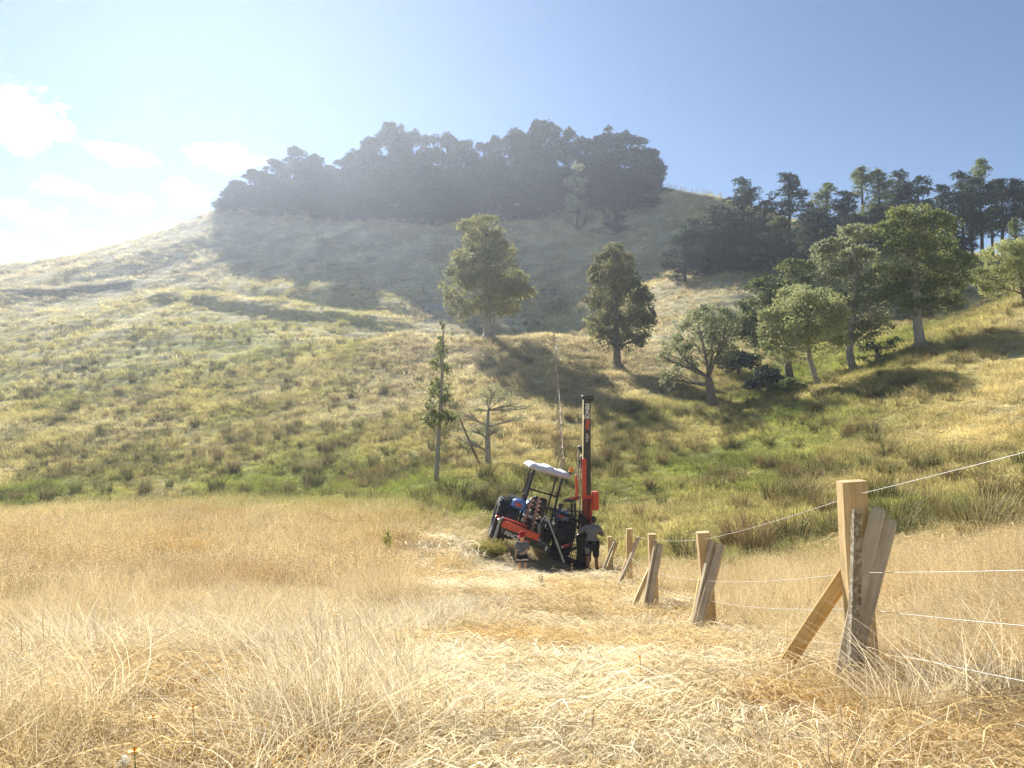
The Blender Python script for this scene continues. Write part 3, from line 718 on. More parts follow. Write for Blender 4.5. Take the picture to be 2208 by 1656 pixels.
def tuft(seed, n, R0, h, w, lean=.35, droop=.25, k=4, lying=False, spread=.4, seeds=0, seed_size=.008, tip=.15):
    g = np.random.default_rng(seed)
    a = g.uniform(0, 6.283, n); rr = R0 * np.sqrt(g.random(n))
    root = np.stack([np.cos(a) * rr, np.sin(a) * rr, np.full(n, -.03)], 1)
    L = h * g.uniform(.55, 1.1, n)
    t = np.linspace(0, 1, k)[None, :, None]
    if lying:
        az = g.normal(0, spread, n)
        dirv = np.stack([np.cos(az), np.sin(az), np.zeros(n)], 1)
        arch = (h * g.uniform(.05, .34, n))[:, None, None]
        bend = g.normal(0, .18, n)[:, None, None] * L[:, None, None]
        perp = np.stack([-np.sin(az), np.cos(az), np.zeros(n)], 1)[:, None]
        p = root[:, None] + dirv[:, None] * (t - .5) * L[:, None, None] + perp * bend * t * t
        p = p + np.array([0, 0, 1.0]) * (np.sin(np.pi * np.minimum(t * g.uniform(.8, 1.15, n)[:, None, None], 1)) * arch + .015 + g.uniform(0, .05, n)[:, None, None])
    else:
        az = a + g.normal(0, .9, n)
        ln = np.abs(g.normal(0, lean, n))
        dirv = np.stack([np.cos(az) * ln, np.sin(az) * ln, np.ones(n)], 1); dirv /= np.linalg.norm(dirv, axis=1)[:, None]
        hor = np.stack([np.cos(az), np.sin(az), np.full(n, -.55)], 1)
        p = root[:, None] + dirv[:, None] * t * L[:, None, None] + hor[:, None] * (t ** 2.4) * (L * g.uniform(0, droop, n))[:, None, None]
    wd = (w * g.uniform(.6, 1.3, n))[:, None] * (1 - (1 - tip) * np.linspace(0, 1, k)[None] ** 1.5)
    v, f = ribbons(p, wd, g)
    if seeds:
        m = int(n * .6); tips = np.repeat(p[:m, -1], seeds, 0); back = np.repeat(p[:m, -1] - p[:m, -2], seeds, 0)
        q = tips - back * g.random((len(tips), 1)) * .75 + g.normal(size=(len(tips), 3)) * np.array([.022, .022, .012]) * h / .6
        s = seed_size * g.uniform(.6, 1.4, (len(q), 1)); d1 = g.normal(size=(len(q), 3)); d1 /= np.linalg.norm(d1, axis=1)[:, None]
        d2 = np.cross(d1, g.normal(size=(len(q), 3))); d2 /= np.linalg.norm(d2, axis=1)[:, None]
        sv = np.stack([q - d1 * s, q + d2 * s * .45, q + d1 * s, q - d2 * s * .45], 1).reshape(-1, 3)
        f = np.vstack([f, np.arange(len(sv)).reshape(-1, 4) + len(v)]); v = np.vstack([v, sv])
    return v, f
def protos(name, mat, specs):
    c = bpy.data.collections.new(name)
    for i, kw in enumerate(specs):
        v, f = tuft(**kw)
        o = mesh_np('%s_%02d' % (name, i), v, f, mat, link=False)
        c.objects.link(o)
    return c
def scatter(name, coll, P, rz, tilt, scl, tint, label, nproto, seed=0):
    g = np.random.default_rng(seed); n = len(P)
    me = bpy.data.meshes.new(name); me.vertices.add(n); me.vertices.foreach_set('co', np.asarray(P, np.float32).ravel())
    for nm, ty, dat in (('rot', 'FLOAT_VECTOR', np.c_[tilt, rz]), ('scl', 'FLOAT_VECTOR', scl), ('tint', 'FLOAT_VECTOR', tint)):
        at_ = me.attributes.new(nm, ty, 'POINT'); at_.data.foreach_set('vector', np.asarray(dat, np.float32).ravel())
    at_ = me.attributes.new('pick', 'INT', 'POINT'); at_.data.foreach_set('value', g.integers(0, nproto, n).astype(np.int32))
    o = bpy.data.objects.new(name, me); COL.objects.link(o)
    ng = bpy.data.node_groups.new(name, 'GeometryNodeTree')
    ng.interface.new_socket('Geometry', in_out='INPUT', socket_type='NodeSocketGeometry')
    ng.interface.new_socket('Geometry', in_out='OUTPUT', socket_type='NodeSocketGeometry')
    q, l = ng.nodes, ng.links
    gi, go = q.new('NodeGroupInput'), q.new('NodeGroupOutput')
    ci = q.new('GeometryNodeCollectionInfo'); ci.inputs['Collection'].default_value = coll
    ci.inputs['Separate Children'].default_value = True; ci.inputs['Reset Children'].default_value = True
    ip = q.new('GeometryNodeInstanceOnPoints'); ip.inputs['Pick Instance'].default_value = True
    def named(nm, ty):
        a = q.new('GeometryNodeInputNamedAttribute'); a.data_type = ty; a.inputs['Name'].default_value = nm
        return next(s for s in a.outputs if s.enabled and s.name == 'Attribute')
    er = q.new('FunctionNodeEulerToRotation'); l.new(named('rot', 'FLOAT_VECTOR'), er.inputs[0])
    l.new(gi.outputs[0], ip.inputs['Points']); l.new(ci.outputs[0], ip.inputs['Instance'])
    l.new(named('pick', 'INT'), ip.inputs['Instance Index']); l.new(er.outputs[0], ip.inputs['Rotation']); l.new(named('scl', 'FLOAT_VECTOR'), ip.inputs['Scale'])
    l.new(ip.outputs[0], go.inputs[0])
    md = o.modifiers.new('instances', 'NODES'); md.node_group = ng
    tag(o, kind='stuff', label=label)
    return o
def wedge(n, r0, r1, power=1.0, a0=-40, a1=40, seed=0):
    """n points between r0 and r1 metres from the camera; density per area falls as r**(-power)"""
    g = np.random.default_rng(seed)
    u = g.random(n); e = 2 - power
    r = (r0 ** e + u * (r1 ** e - r0 ** e)) ** (1 / e) if abs(e) > 1e-6 else r0 * (r1 / r0) ** u
    a = np.radians(g.uniform(a0, a1, n))
    return r * np.sin(a), r * np.cos(a), r, g
PATH = [(.25, -2), (.1, 3), (-.35, 6), (-.1, 9), (.4, 13), (.5, 18), (.2, 23)]
SWATH = [(-.6, 6.6), (-1.8, 6.0), (-3.2, 6.2), (-5, 6.6)]
FENCE_WALK = [(1.35, 5.2), (1.6, 8), (1.75, 11), (1.9, 15), (2.3, 22)]
SWATH2 = [(.2, 12), (-1.2, 14), (-2.4, 18), (-1.8, 23)]
def flattened(x, y):
    """1 where the grass lies trodden flat, 0 where it stands"""
    n = fbm(x / 1.3, y / 1.3, 91, 3)
    d, _, _, _ = polydist(x, y, PATH); a = 1 - sstep(.95, 1.8, d + n * .6)
    d, _, _, _ = polydist(x, y, SWATH); b2 = 1 - sstep(.3, .8, d + n * .4)
    d, _, _, _ = polydist(x, y, SWATH2); c = 1 - sstep(.5, 1.3, d + n * .7)
    d, _, _, _ = polydist(x, y, FENCE_WALK); a = np.maximum(a, 1 - sstep(.55, 1.25, d + n * .5))
    d = np.hypot((x - .9) / 2.6, (y - 22) / 3.2); a = np.maximum(a, .9 * (1 - sstep(.7, 1.15, d + n * .25)))
    lodged = sstep(-.06, .2, fbm(x / 1.7, y / 1.2, 151, 3)) * (1 - sstep(8, 11, y)) * (x < .5); a = np.maximum(a, .95 * lodged)
    near = (1 - sstep(3.6, 5.0, y + n)) * (1 - sstep(.9, 2.2, np.abs(x - .1)))
    return np.clip(np.maximum(np.maximum(a, b2), np.maximum(c, near)), 0, 1)
def clearing(x, y):
    """open trampled ground in front of the machine and the people"""
    return 1 - sstep(.75, 1.15, np.hypot((x - 1.0) / 2.5, (y - 20) / 5.5))
def flow(x, y):
    return 1.35 + 2.2 * fbm(x / 2.6, y / 2.6, 55, 2) + .9 * fbm(x / .8, y / .8, 57, 2)
def knoll_mask(x, y):
    return 1 - sstep(27, 34, y + 13 * sstep(2.6, 5.0, x) + 2 * fbm(x / 3, y / 3, 71, 2)) 
def dry_tint(x, y, g, pale):
    n = fbm(x / 1.6, y / 1.6, 43, 3)[:, None]; n2 = fbm(x / 5, y / 5, 47, 2)[:, None]
    base = np.array([.69, .54, .285]); ora = np.array([.59, .40, .155]); pal = np.array([.86, .80, .62]); brn = np.array([.46, .35, .22])
    c = base + (ora - base) * np.clip(n * 1.3 + .1, 0, 1) + (brn - base) * np.clip(-n2 * 1.2, 0, 1) * .6
    c = c + (pal - c) * pale[:, None]
    return np.clip(c * g.uniform(.85, 1.12, (len(x), 1)), .01, .95)

# lying straw on the trodden ground and under everything near the camera
ST = protos('straw_tuft', STRAW, [dict(seed=s, n=46, R0=.13, h=.38, w=.0038, lying=True, spread=.35 + .3 * (s % 3), k=5, tip=.4) for s in range(6)])
x, y, r, g = wedge(24000, 1.9, 17, 1.15, seed=1)
fl = flattened(x, y); keep = (g.random(len(x)) < .22 + .78 * fl); x, y, r, fl = x[keep], y[keep], r[keep], fl[keep]
sc_ = g.uniform(.75, 1.25, len(x)) * (1 + .03 * r)
scatter('straw', ST, np.c_[x, y, height(x, y)], flow(x, y) + g.normal(0, .35, len(x)), g.normal(0, .12, (len(x), 2)), np.c_[sc_, sc_, sc_ * g.uniform(.7, 1.4, len(x))],
        dry_tint(x, y, g, np.clip(.04 + .9 * fl * sstep(-.12, .22, fbm(x / 1.3, y / 1.3, 45, 2)) * g.random(len(x)) ** .7, 0, 1)), 'pale straw lying flat and swept along the trodden path', 6, 2)
ST2 = protos('far_straw_tuft', STRAW, [dict(seed=20 + s, n=26, R0=.3, h=.7, w=.013, lying=True, spread=.5, k=4, tip=.4) for s in range(4)])
x, y, r, g = wedge(5200, 15, 31, 1.0, seed=3)
fl = flattened(x, y); keep = (g.random(len(x)) < .2 + .8 * fl) & (knoll_mask(x, y) > .4); x, y, r, fl = x[keep], y[keep], r[keep], fl[keep]
sc_ = g.uniform(.8, 1.3, len(x))
scatter('straw', ST2, np.c_[x, y, height(x, y)], flow(x, y), g.normal(0, .10, (len(x), 2)), np.c_[sc_, sc_, sc_ * (1 - .72 * clearing(x, y))],
        dry_tint(x, y, g, np.clip(.1 + .8 * fl * g.random(len(x)), 0, 1)), 'pale flattened straw lying farther down the knoll', 4, 4)
# standing hay grass with fuzzy seed heads
HAY = protos('hay_tuft', STRAW, [dict(seed=40 + s, n=28, R0=.11, h=.50 + .05 * (s % 3), w=.0027, lean=.28, droop=.4, k=4, seeds=9, seed_size=.0042) for s in range(6)])
x, y, r, g = wedge(17000, 2.1, 15, 1.1, seed=5)
fl = flattened(x, y); clump = fbm(x / .9, y / .9, 93, 3)
keep = g.random(len(x)) < (1 - fl) ** 1.3 * np.clip(.5 + 1.7 * clump, .04, 1); x, y, r = x[keep], y[keep], r[keep]
hgt = (.55 + .5 * sstep(4, 9, r)) * np.clip(1 + .6 * fbm(x / 1.1, y / 1.1, 95, 2), .45, 1.5)
sc_ = g.uniform(.8, 1.2, len(x))
scatter('hay_grass', HAY, np.c_[x, y, height(x, y)], g.uniform(0, 6.28, len(x)), np.c_[g.normal(.0, .14, len(x)), g.normal(.12, .16, len(x))], np.c_[sc_, sc_, sc_ * hgt],
        dry_tint(x, y, g, np.clip(g.normal(.2, .25, len(x)), 0, .7)), 'standing dry hay grass with fuzzy seed heads near the camera', 6, 6)
HAY2 = protos('far_hay_tuft', STRAW, [dict(seed=60 + s, n=30, R0=.26, h=.66 + .08 * (s % 2), w=.0075, lean=.24, droop=.35, k=4, seeds=5, seed_size=.014) for s in range(5)])
x, y, r, g = wedge(21000, 13.5, 40, 1.0, seed=7)
fl = flattened(x, y); clump = fbm(x / 1.6, y / 1.6, 97, 3)
keep = (g.random(len(x)) < (1 - .93 * fl) * np.clip(.75 + .8 * clump, .15, 1)) & (g.random(len(x)) < knoll_mask(x, y) + .25 * (x > 5)) & (g.random(len(x)) > clearing(x, y) * 1.02); x, y, r = x[keep], y[keep], r[keep]
hgt = np.clip(.8 + .4 * fbm(x / 2.2, y / 2.2, 99, 2), .4, 1.3) * np.where(x > 3.0, .55, 1) * (1 - .5 * sstep(-4, -1.5, x) * sstep(19, 22, y))
gr = greenness(x, y)[:, None]; tn = dry_tint(x, y, g, np.clip(g.normal(.02, .15, len(x)), 0, .5)); tn = tn + (np.array([.36, .36, .10]) - tn) * np.clip(gr * 1.1, 0, 1)
sc_ = g.uniform(.8, 1.2, len(x))
scatter('hay_grass', HAY2, np.c_[x, y, height(x, y)], g.uniform(0, 6.28, len(x)), g.normal(.03, .12, (len(x), 2)), np.c_[sc_, sc_, sc_ * hgt], tn, 'standing dry hay grass on the knoll out to its brow', 5, 8)
# long bleached stalks arching over in clumps
LONG = protos('long_tuft', STRAW, [dict(seed=140 + s, n=34, R0=.11, h=.62, w=.0042, lean=.5, droop=.95, k=6, tip=.25) for s in range(5)])
x, y, r, g = wedge(6500, 2.2, 11, 1.0, seed=13)
cl = fbm(x / .8, y / .8, 141, 2); side = (x < -.2) * (1 - sstep(-.6, .1, x)) + .25 * (x > .9) * (1 - .85 * np.exp(-((x - 1.75) / .75) ** 2 - ((y - 3.9) / 1.3) ** 2))
keep = g.random(len(x)) < np.clip(cl * 2.4 - .02, 0, 1) * side * (1 - sstep(6.5, 10, y)); x, y, r = x[keep], y[keep], r[keep]
sc_ = g.uniform(.7, 1.1, len(x))
scatter('long_grass', LONG, np.c_[x, y, height(x, y)], g.uniform(0, 6.28, len(x)), np.c_[g.normal(0, .2, len(x)), g.normal(.25, .2, len(x))], np.c_[sc_, sc_, sc_ * g.uniform(.6, 1, len(x))],
        dry_tint(x, y, g, g.uniform(.35, .85, len(x))), 'long bleached stalks arching over in clumps near the camera', 5, 14)
# bleached clumps swept over to one side, each clump leaning its own way
cx, cyy, ca_ = [], [], []
g = np.random.default_rng(19)
for px, py, n_, rad_, az_ in ((680,1570,70,.42,-.5),(770,1500,60,.40,-.4),(610,1630,40,.35,-.6),(230,1450,60,.5,-.3),(110,1430,45,.45,.2),(430,1400,45,.5,-.4),(860,1405,55,.45,-.7),(970,1375,55,.5,-.6),(900,1630,30,.3,-.5),
                              (2110,1570,40,.4,.4),(330,1330,40,.6,-.3),(560,1340,40,.5,-.5),(1120,1290,30,.6,-.7),(60,1590,40,.4,.1)):
    h_ = hit(px, py); rr = rad_ * np.sqrt(g.random(n_)); aa = g.uniform(0, 6.28, n_)
    cx.append(h_.x + rr * np.cos(aa)); cyy.append(h_.y + rr * np.sin(aa) * .8); ca_.append(az_ + g.normal(0, .3, n_))
x, y, az_ = np.concatenate(cx), np.concatenate(cyy), np.concatenate(ca_); sc_ = g.uniform(.6, 1.0, len(x))
scatter('swept_grass', LONG, np.c_[x, y, height(x, y)], az_, np.c_[g.normal(0, .12, len(x)), g.normal(.62, .2, len(x))], np.c_[sc_, sc_, sc_], dry_tint(x, y, g, g.uniform(.45, 1, len(x))), 'bleached grass clumps swept over to one side near the camera', 5, 18)
# green and mixed turf in the valley and on the slopes, then coarse tussocks to the hill crest
TURFT = protos('turf_tuft', GREENB, [dict(seed=80 + s, n=34, R0=.30, h=.30 + .06 * (s % 3), w=.016, lean=.55, droop=.6, k=3, tip=.2) for s in range(5)])
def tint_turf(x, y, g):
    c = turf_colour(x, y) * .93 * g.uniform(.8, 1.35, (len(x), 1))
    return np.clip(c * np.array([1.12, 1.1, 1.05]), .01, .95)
x, y, r, g = wedge(58000, 13, 90, 1.0, a0=-39, a1=39, seed=9)
keep = (g.random(len(x)) < 1 - .95 * knoll_mask(x, y)) & ((r > 22) | (x > 3)) & ~((np.abs(x - 1.2) < 2.6) & (y < 25.5)); x, y, r = x[keep], y[keep], r[keep]
clump = fbm(x / 2.0, y / 2.0, 111, 3)
sc_ = g.uniform(.7, 1.2, len(x)) * (.6 + .0105 * r); hg = np.clip(.85 + 1.1 * clump, .3, 2.0)
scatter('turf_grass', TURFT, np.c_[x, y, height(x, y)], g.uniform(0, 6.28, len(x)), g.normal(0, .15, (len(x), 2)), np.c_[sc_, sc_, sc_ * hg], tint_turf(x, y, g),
        'green and straw coloured pasture of the valley floor and slopes', 5, 10)
TUSS = protos('tussock_tuft', GREENB, [dict(seed=100 + s, n=30, R0=.6, h=.42 + .1 * (s % 3), w=.045, lean=.6, droop=.6, k=3, tip=.25) for s in range(5)])
x, y, r, g = wedge(38000, 70, 215, 1.0, a0=-39, a1=37, seed=11)
clump = fbm(x / 4, y / 4, 121, 3); keep = g.random(len(x)) < np.clip(.7 + .9 * clump, .15, 1); x, y, r, clump = x[keep], y[keep], r[keep], clump[keep]
sc_ = g.uniform(.6, 1.15, len(x)) * (.6 + .004 * r)
scatter('tussock_grass', TUSS, np.c_[x, y, height(x, y)], g.uniform(0, 6.28, len(x)), g.normal(0, .2, (len(x), 2)), np.c_[sc_, sc_, sc_ * np.clip(.8 + clump, .3, 1.6)], tint_turf(x, y, g),
        'dry tussocky pasture covering the far hillside', 5, 12)
# ------------------------------------------------------------------ rush clumps: the larger ones each a thing, the small fry as ground cover
RSM = protos('small_rush', GREENB, [dict(seed=160 + s, n=70, R0=.24, h=.75, w=.02, lean=.34, droop=.3, k=3, tip=.3) for s in range(4)])
x, y, r, g = wedge(21000, 15, 130, .8, a0=-39, a1=37, seed=15)
q = fbm(x / 5, y / 5, 133, 3); gg = greenness(x, y); left = (x < 2) & (y > 42)
keep = (g.random(len(x)) < np.clip((q + .12) * 1.6, 0, .9) * np.where(left, np.clip(gg + .45, 0, 1) * (1 - .7 * sstep(75, 125, r)), np.clip(gg * 1.5, 0, 1))) & ~((knoll_mask(x, y) > .4) & (x < 4)) & ~((x > -4) & (x < 3.4) & (y < 30)) & ~((y < 24) & (x < 3.4))
x, y, r = x[keep], y[keep], r[keep]
mixr = g.random((len(x), 1)); sc_ = g.uniform(.4, 1.1, len(x))
scatter('small_rushes', RSM, np.c_[x, y, height(x, y)], g.uniform(0, 6.28, len(x)), g.normal(0, .1, (len(x), 2)), np.c_[sc_, sc_, sc_ * g.uniform(.8, 1.2, len(x))],
        np.array([.11, .12, .045]) + mixr * np.array([.18, .10, .055]), 'small rushes dotted over the wet ground and left hillside', 4, 16)
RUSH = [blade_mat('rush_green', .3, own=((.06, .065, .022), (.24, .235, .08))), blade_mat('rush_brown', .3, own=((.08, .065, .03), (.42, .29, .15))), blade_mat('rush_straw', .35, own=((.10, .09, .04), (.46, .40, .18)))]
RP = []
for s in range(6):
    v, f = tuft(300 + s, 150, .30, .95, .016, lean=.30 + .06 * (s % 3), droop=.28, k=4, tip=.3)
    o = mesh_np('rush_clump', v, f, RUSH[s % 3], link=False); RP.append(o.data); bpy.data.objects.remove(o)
RL = ('dark green rush clump', 'brown seeded rush clump', 'straw coloured rush clump')
def rush_label(x, y, s):
    where = ('on the wet flat behind the new fence line', 'on the misty left hillside across the gully', 'at the foot of the spur near the two thin trees')[0 if x > 3.5 else 1 if x < -5.5 else 2]
    return RL[s % 3] + ' ' + where
g = np.random.default_rng(77)
placed = []; cnt = 0
xs, ys, r_, _ = wedge(9500, 15, 96, .9, a0=-38, a1=36, seed=21)
gr = greenness(xs, ys); nz = fbm(xs / 7, ys / 7, 131, 2)
for x, y, gg, q in zip(xs, ys, gr, nz):
    if cnt >= 290: break
    if y < 27 and x < 3.6: continue
    if knoll_mask(np.array([x]), np.array([y]))[0] > .5 and x < 3.5: continue
    if gg < .22 or g.random() > .15 + .9 * max(0, q + .25): continue
    if x > 30 and y > 60: continue
    px, py = pix((x, y, ground(x, y)))
    if not (-20 < px < 2228): continue
    if 1060 < px < 1330 and y < 30: continue
    if any((x - a) ** 2 + (y - b2) ** 2 < .7 for a, b2 in placed[-150:]): continue
    placed.append((x, y)); s = int(g.integers(0, 6))
    o = bpy.data.objects.new('rush_clump', RP[s]); COL.objects.link(o)
    o.location = (x, y, ground(x, y)); o.rotation_euler = (g.normal(0, .06), g.normal(0, .06), g.uniform(0, 6.28))
    k = g.uniform(.6, 1.25); o.scale = (k * g.uniform(.8, 1.3), k * g.uniform(.8, 1.3), k)
    L = rush_label(x, y, s)
    tag(o, L, 'rush', group=L.replace('clump', 'clumps')); cnt += 1
# ------------------------------------------------------------------ sawn posts, battens, wires
def wood(name, a, b2, lichen=None, grain=1.0):
    m, n, l, out = new_mat(name)
    p = n.new('ShaderNodeBsdfPrincipled'); p.inputs['Roughness'].default_value = .8; p.inputs['Specular IOR Level'].default_value = .2
    tcn = n.new('ShaderNodeTexCoord'); mp = n.new('ShaderNodeMapping'); mp.inputs['Scale'].default_value = (16 * grain, 16 * grain, .9)
    oi = n.new('ShaderNodeObjectInfo'); l.new(tcn.outputs['Object'], mp.inputs[0])
    w3 = n.new('ShaderNodeTexNoise'); w3.noise_dimensions = '4D'; w3.inputs['Scale'].default_value = 1.6; w3.inputs['Detail'].default_value = 9; w3.inputs['Roughness'].default_value = .66; w3.inputs['Distortion'].default_value = .5
    l.new(mp.outputs[0], w3.inputs['Vector'])
    k = n.new('ShaderNodeMath'); k.operation = 'MULTIPLY'; k.inputs[1].default_value = 50; l.new(oi.outputs['Random'], k.inputs[0]); l.new(k.outputs[0], w3.inputs['W'])
    cr = n.new('ShaderNodeValToRGB'); cr.color_ramp.elements[0].color = (*a, 1); cr.color_ramp.elements[1].color = (*b2, 1)
    cr.color_ramp.elements[0].position = .36; cr.color_ramp.elements[1].position = .64
    l.new(w3.outputs[0], cr.inputs[0]); col = cr.outputs[0]
    bl = n.new('ShaderNodeTexNoise'); bl.inputs['Scale'].default_value = 4.5; bl.inputs['Detail'].default_value = 5; l.new(tcn.outputs['Object'], bl.inputs['Vector'])
    mr = n.new('ShaderNodeMapRange'); mr.inputs['From Min'].default_value = .3; mr.inputs['From Max'].default_value = .7; mr.inputs['To Min'].default_value = .78; mr.inputs['To Max'].default_value = 1.15; l.new(bl.outputs[0], mr.inputs['Value'])
    sc = n.new('ShaderNodeVectorMath'); sc.operation = 'SCALE'; l.new(col, sc.inputs[0]); l.new(mr.outputs[0], sc.inputs['Scale']); col = sc.outputs[0]
    hgt = w3.outputs[0]
    if lichen:
        vo = n.new('ShaderNodeTexNoise'); vo.inputs['Scale'].default_value = 42; vo.inputs['Detail'].default_value = 6; vo.inputs['Roughness'].default_value = .7; l.new(tcn.outputs['Object'], vo.inputs['Vector'])
        m2 = n.new('ShaderNodeMapRange'); m2.inputs['From Min'].default_value = .47; m2.inputs['From Max'].default_value = .56; l.new(vo.outputs[0], m2.inputs['Value'])
        mx = n.new('ShaderNodeMix'); mx.data_type = 'RGBA'; mx.inputs[7].default_value = (*lichen, 1); l.new(m2.outputs[0], mx.inputs['Factor']); l.new(col, mx.inputs[6]); col = mx.outputs[2]; hgt = vo.outputs[0]
    l.new(col, p.inputs['Base Color'])
    bp = n.new('ShaderNodeBump'); bp.inputs['Strength'].default_value = .55; bp.inputs['Distance'].default_value = .006; l.new(hgt, bp.inputs['Height']); l.new(bp.outputs[0], p.inputs['Normal'])
    l.new(p.outputs[0], out.inputs['Surface'])
    return m
W_NEW = wood('sawn_pine', (.50, .355, .175), (.66, .51, .30))
W_ORANGE = wood('sunlit_pine', (.58, .36, .13), (.74, .53, .26))  # orange glow of sunlight put into the timber's colour
W_GREY = wood('weathered_pine', (.42, .34, .23), (.64, .55, .40))
W_OLD = wood('lichened_wood', (.17, .135, .095), (.30, .24, .16), lichen=(.44, .41, .33))
def beam(name, p0, p1, w, d, mat, roll=0.0, taper=1.0, round_top=False, seed=0, **kw):
    """one sawn timber from foot p0 to head p1; a little bowed, edges knocked off, head cut square or rounded"""
    g = random.Random(seed)
    p0, p1 = Vector(p0), Vector(p1); ax = p1 - p0; L = ax.length; ax.normalize()
    x = Vector((1, 0, 0)); x = (x - ax * x.dot(ax)).normalized(); y = ax.cross(x)
    Mr = Matrix((x, y, ax)).transposed() @ Matrix.Rotation(roll, 3, 'Z')
    n = 14; b = min(w, d) * .10; V_, F_ = [], []
    bow = g.uniform(-.012, .012) * L; bow2 = g.uniform(-.01, .01) * L
    zs = [L * i / (n - 1) for i in range(n)]
    if round_top: zs = zs[:-1] + [L - .06, L - .03, L - .01, L]
    for i, z in enumerate(zs):
        t = z / L; k = 1 + (taper - 1) * t
        if round_top and z > L - .065: k *= math.sqrt(max(.05, 1 - ((z - (L - .065)) / .068) ** 2)) * .5 + .5
        hx, hy = w / 2 * k * g.uniform(.985, 1.015), d / 2 * k * g.uniform(.985, 1.015)
        ox, oy = bow * math.sin(math.pi * t), bow2 * math.sin(math.pi * t)
        for px_, py_ in ((-hx + b, -hy), (hx - b, -hy), (hx, -hy + b), (hx, hy - b), (hx - b, hy), (-hx + b, hy), (-hx, hy - b), (-hx, -hy + b)):
            V_.append((px_ + ox, py_ + oy, z))
    m = len(zs)
    for i in range(m - 1):
        for k in range(8): F_.append((i * 8 + k, i * 8 + (k + 1) % 8, (i + 1) * 8 + (k + 1) % 8, (i + 1) * 8 + k))
    F_ += [tuple(range(7, -1, -1)), tuple(range((m - 1) * 8, m * 8))]
    o = mesh_np(name, V_, F_, mat)
    o.data.polygons.foreach_set('use_smooth', np.ones(len(o.data.polygons), bool)); o.data.set_sharp_from_angle(angle=R(30))
    o.matrix_world = Matrix.Translation(p0) @ Mr.to_4x4()
    return tag(o, **kw)
def on_ground(px, py, Y, sink=.18):
    p = at(px, py, Y); p[2] = min(p[2], ground(p[0], p[1])) - sink
    return p
POSTG, BATG = 'square posts of the new fence line', 'battens leaning on the new fence'
def pb(name, foot, head, Y0, Y1, wpx, dm, mat, label, cat, group, roll=0., rt=False, seed=0, taper=1.0):
    Ym = (Y0 + Y1) / 2
    a = at(foot[0], foot[1], Y0); b2 = at(head[0], head[1], Y1)
    a = a + (a - b2) / np.linalg.norm(a - b2) * .16
    return beam(name, a, b2, wpx / F * Ym, dm, mat, roll, taper, rt, seed, label=label, cat=cat, group=group)
pb('fence_post', (1874,1500), (1836,1037), 4.62, 4.6, 51, .11, W_NEW, 'nearest and largest square fence post, at the right of the picture', 'post', POSTG, seed=1, taper=1.03)
pb('old_post', (1836,1485), (1847,1099), 4.30, 4.38, 23, .055, W_OLD, 'narrow lichen spotted old post standing against the nearest fence post', 'post', None, roll=.1, seed=2, taper=.8)
pb('batten', (1812,1490), (1896,1094), 4.34, 4.52, 30, .06, W_GREY, 'round topped grey batten right behind the lichen spotted post', 'batten', BATG, roll=-.5, rt=True, seed=3)
pb('batten', (1832,1470), (1919,1120), 4.36, 4.50, 34, .065, W_GREY, 'rightmost grey batten leaning away from the nearest post', 'batten', BATG, roll=-.42, rt=True, seed=4)
pb('batten', (1690,1442), (1838,1218), 5.05, 4.66, 30, .085, W_ORANGE, 'orange lit timber stay sloping down left from the nearest post', 'stay', None, roll=.75, seed=5)
pb('fence_post', (1531,1380), (1515,1147), 8.75, 8.7, 26, .13, W_NEW, 'square fence post with three battens, second from the camera', 'post', POSTG, seed=6)
pb('batten', (1490,1378), (1538,1166), 8.45, 8.62, 13, .06, W_GREY, 'grey topped batten next to the second post from the camera', 'batten', BATG, roll=.3, seed=7)
pb('batten', (1497,1390), (1556,1174), 8.3, 8.55, 17, .06, W_GREY, 'rightmost leaning batten at the second post from the camera', 'batten', BATG, roll=-.6, seed=8)
pb('batten', (1486,1380), (1516,1222), 8.55, 8.85, 9, .05, W_ORANGE, 'yellow batten whose foot is farthest left at the second post', 'batten', BATG, roll=.2, seed=9)
pb('fence_post', (1411,1328), (1406,1151), 11.5, 11.5, 17, .13, W_NEW, 'square fence post, third from the camera', 'post', POSTG, seed=10)
pb('batten', (1390,1318), (1416,1171), 11.1, 11.35, 11, .06, W_GREY, 'left one of two battens crossing the third post', 'batten', BATG, roll=.3, seed=11)
pb('batten', (1398,1320), (1425,1173), 11.05, 11.3, 10, .06, W_GREY, 'right one of two battens crossing the third post', 'batten', BATG, roll=-.5, seed=12)
pb('batten', (1367,1308), (1402,1226), 11.3, 11.65, 9, .06, W_NEW, 'short low batten sloping left from behind the third post', 'batten', BATG, roll=.4, seed=13)
pb('fence_post', (1359,1276), (1357,1140), 15, 15, 12.5, .12, W_NEW, 'tall square fence post, fourth from the camera', 'post', POSTG, seed=14)
pb('batten', (1332,1263), (1377,1158), 14.6, 14.9, 7, .06, W_GREY, 'dark batten sloping right across the fourth post', 'batten', BATG, roll=.5, seed=15)
pb('batten', (1337,1252), (1365,1170), 15.1, 15.3, 7, .06, W_NEW, 'pale batten half hidden behind the fourth post', 'batten', BATG, roll=.2, seed=16)
pb('fence_post', (1317,1250), (1315,1157), 22, 22, 10, .14, W_NEW, 'square fence post closest to the man', 'post', POSTG, seed=17)
pb('batten', (1296,1242), (1326,1168), 21.2, 21.7, 5, .06, W_GREY, 'dark batten leaning left of the post beside the man', 'batten', BATG, roll=.3, seed=18)
pb('batten', (1303,1240), (1331,1169), 21.4, 21.8, 5, .06, W_NEW, 'pale batten leaning on the post beside the man', 'batten', BATG, roll=.3, seed=19)
WIRE = paint('galvanised_wire', (.50, .51, .52), .5, .4, var=.1)
tops = [at(1836, 1037, 4.6), at(1515, 1147, 8.7), at(1406, 1151, 11.5), at(1357, 1140, 15), at(1315, 1157, 22)]
start = [2.05, 0.2, tops[0][2] + .225 * 4.4]
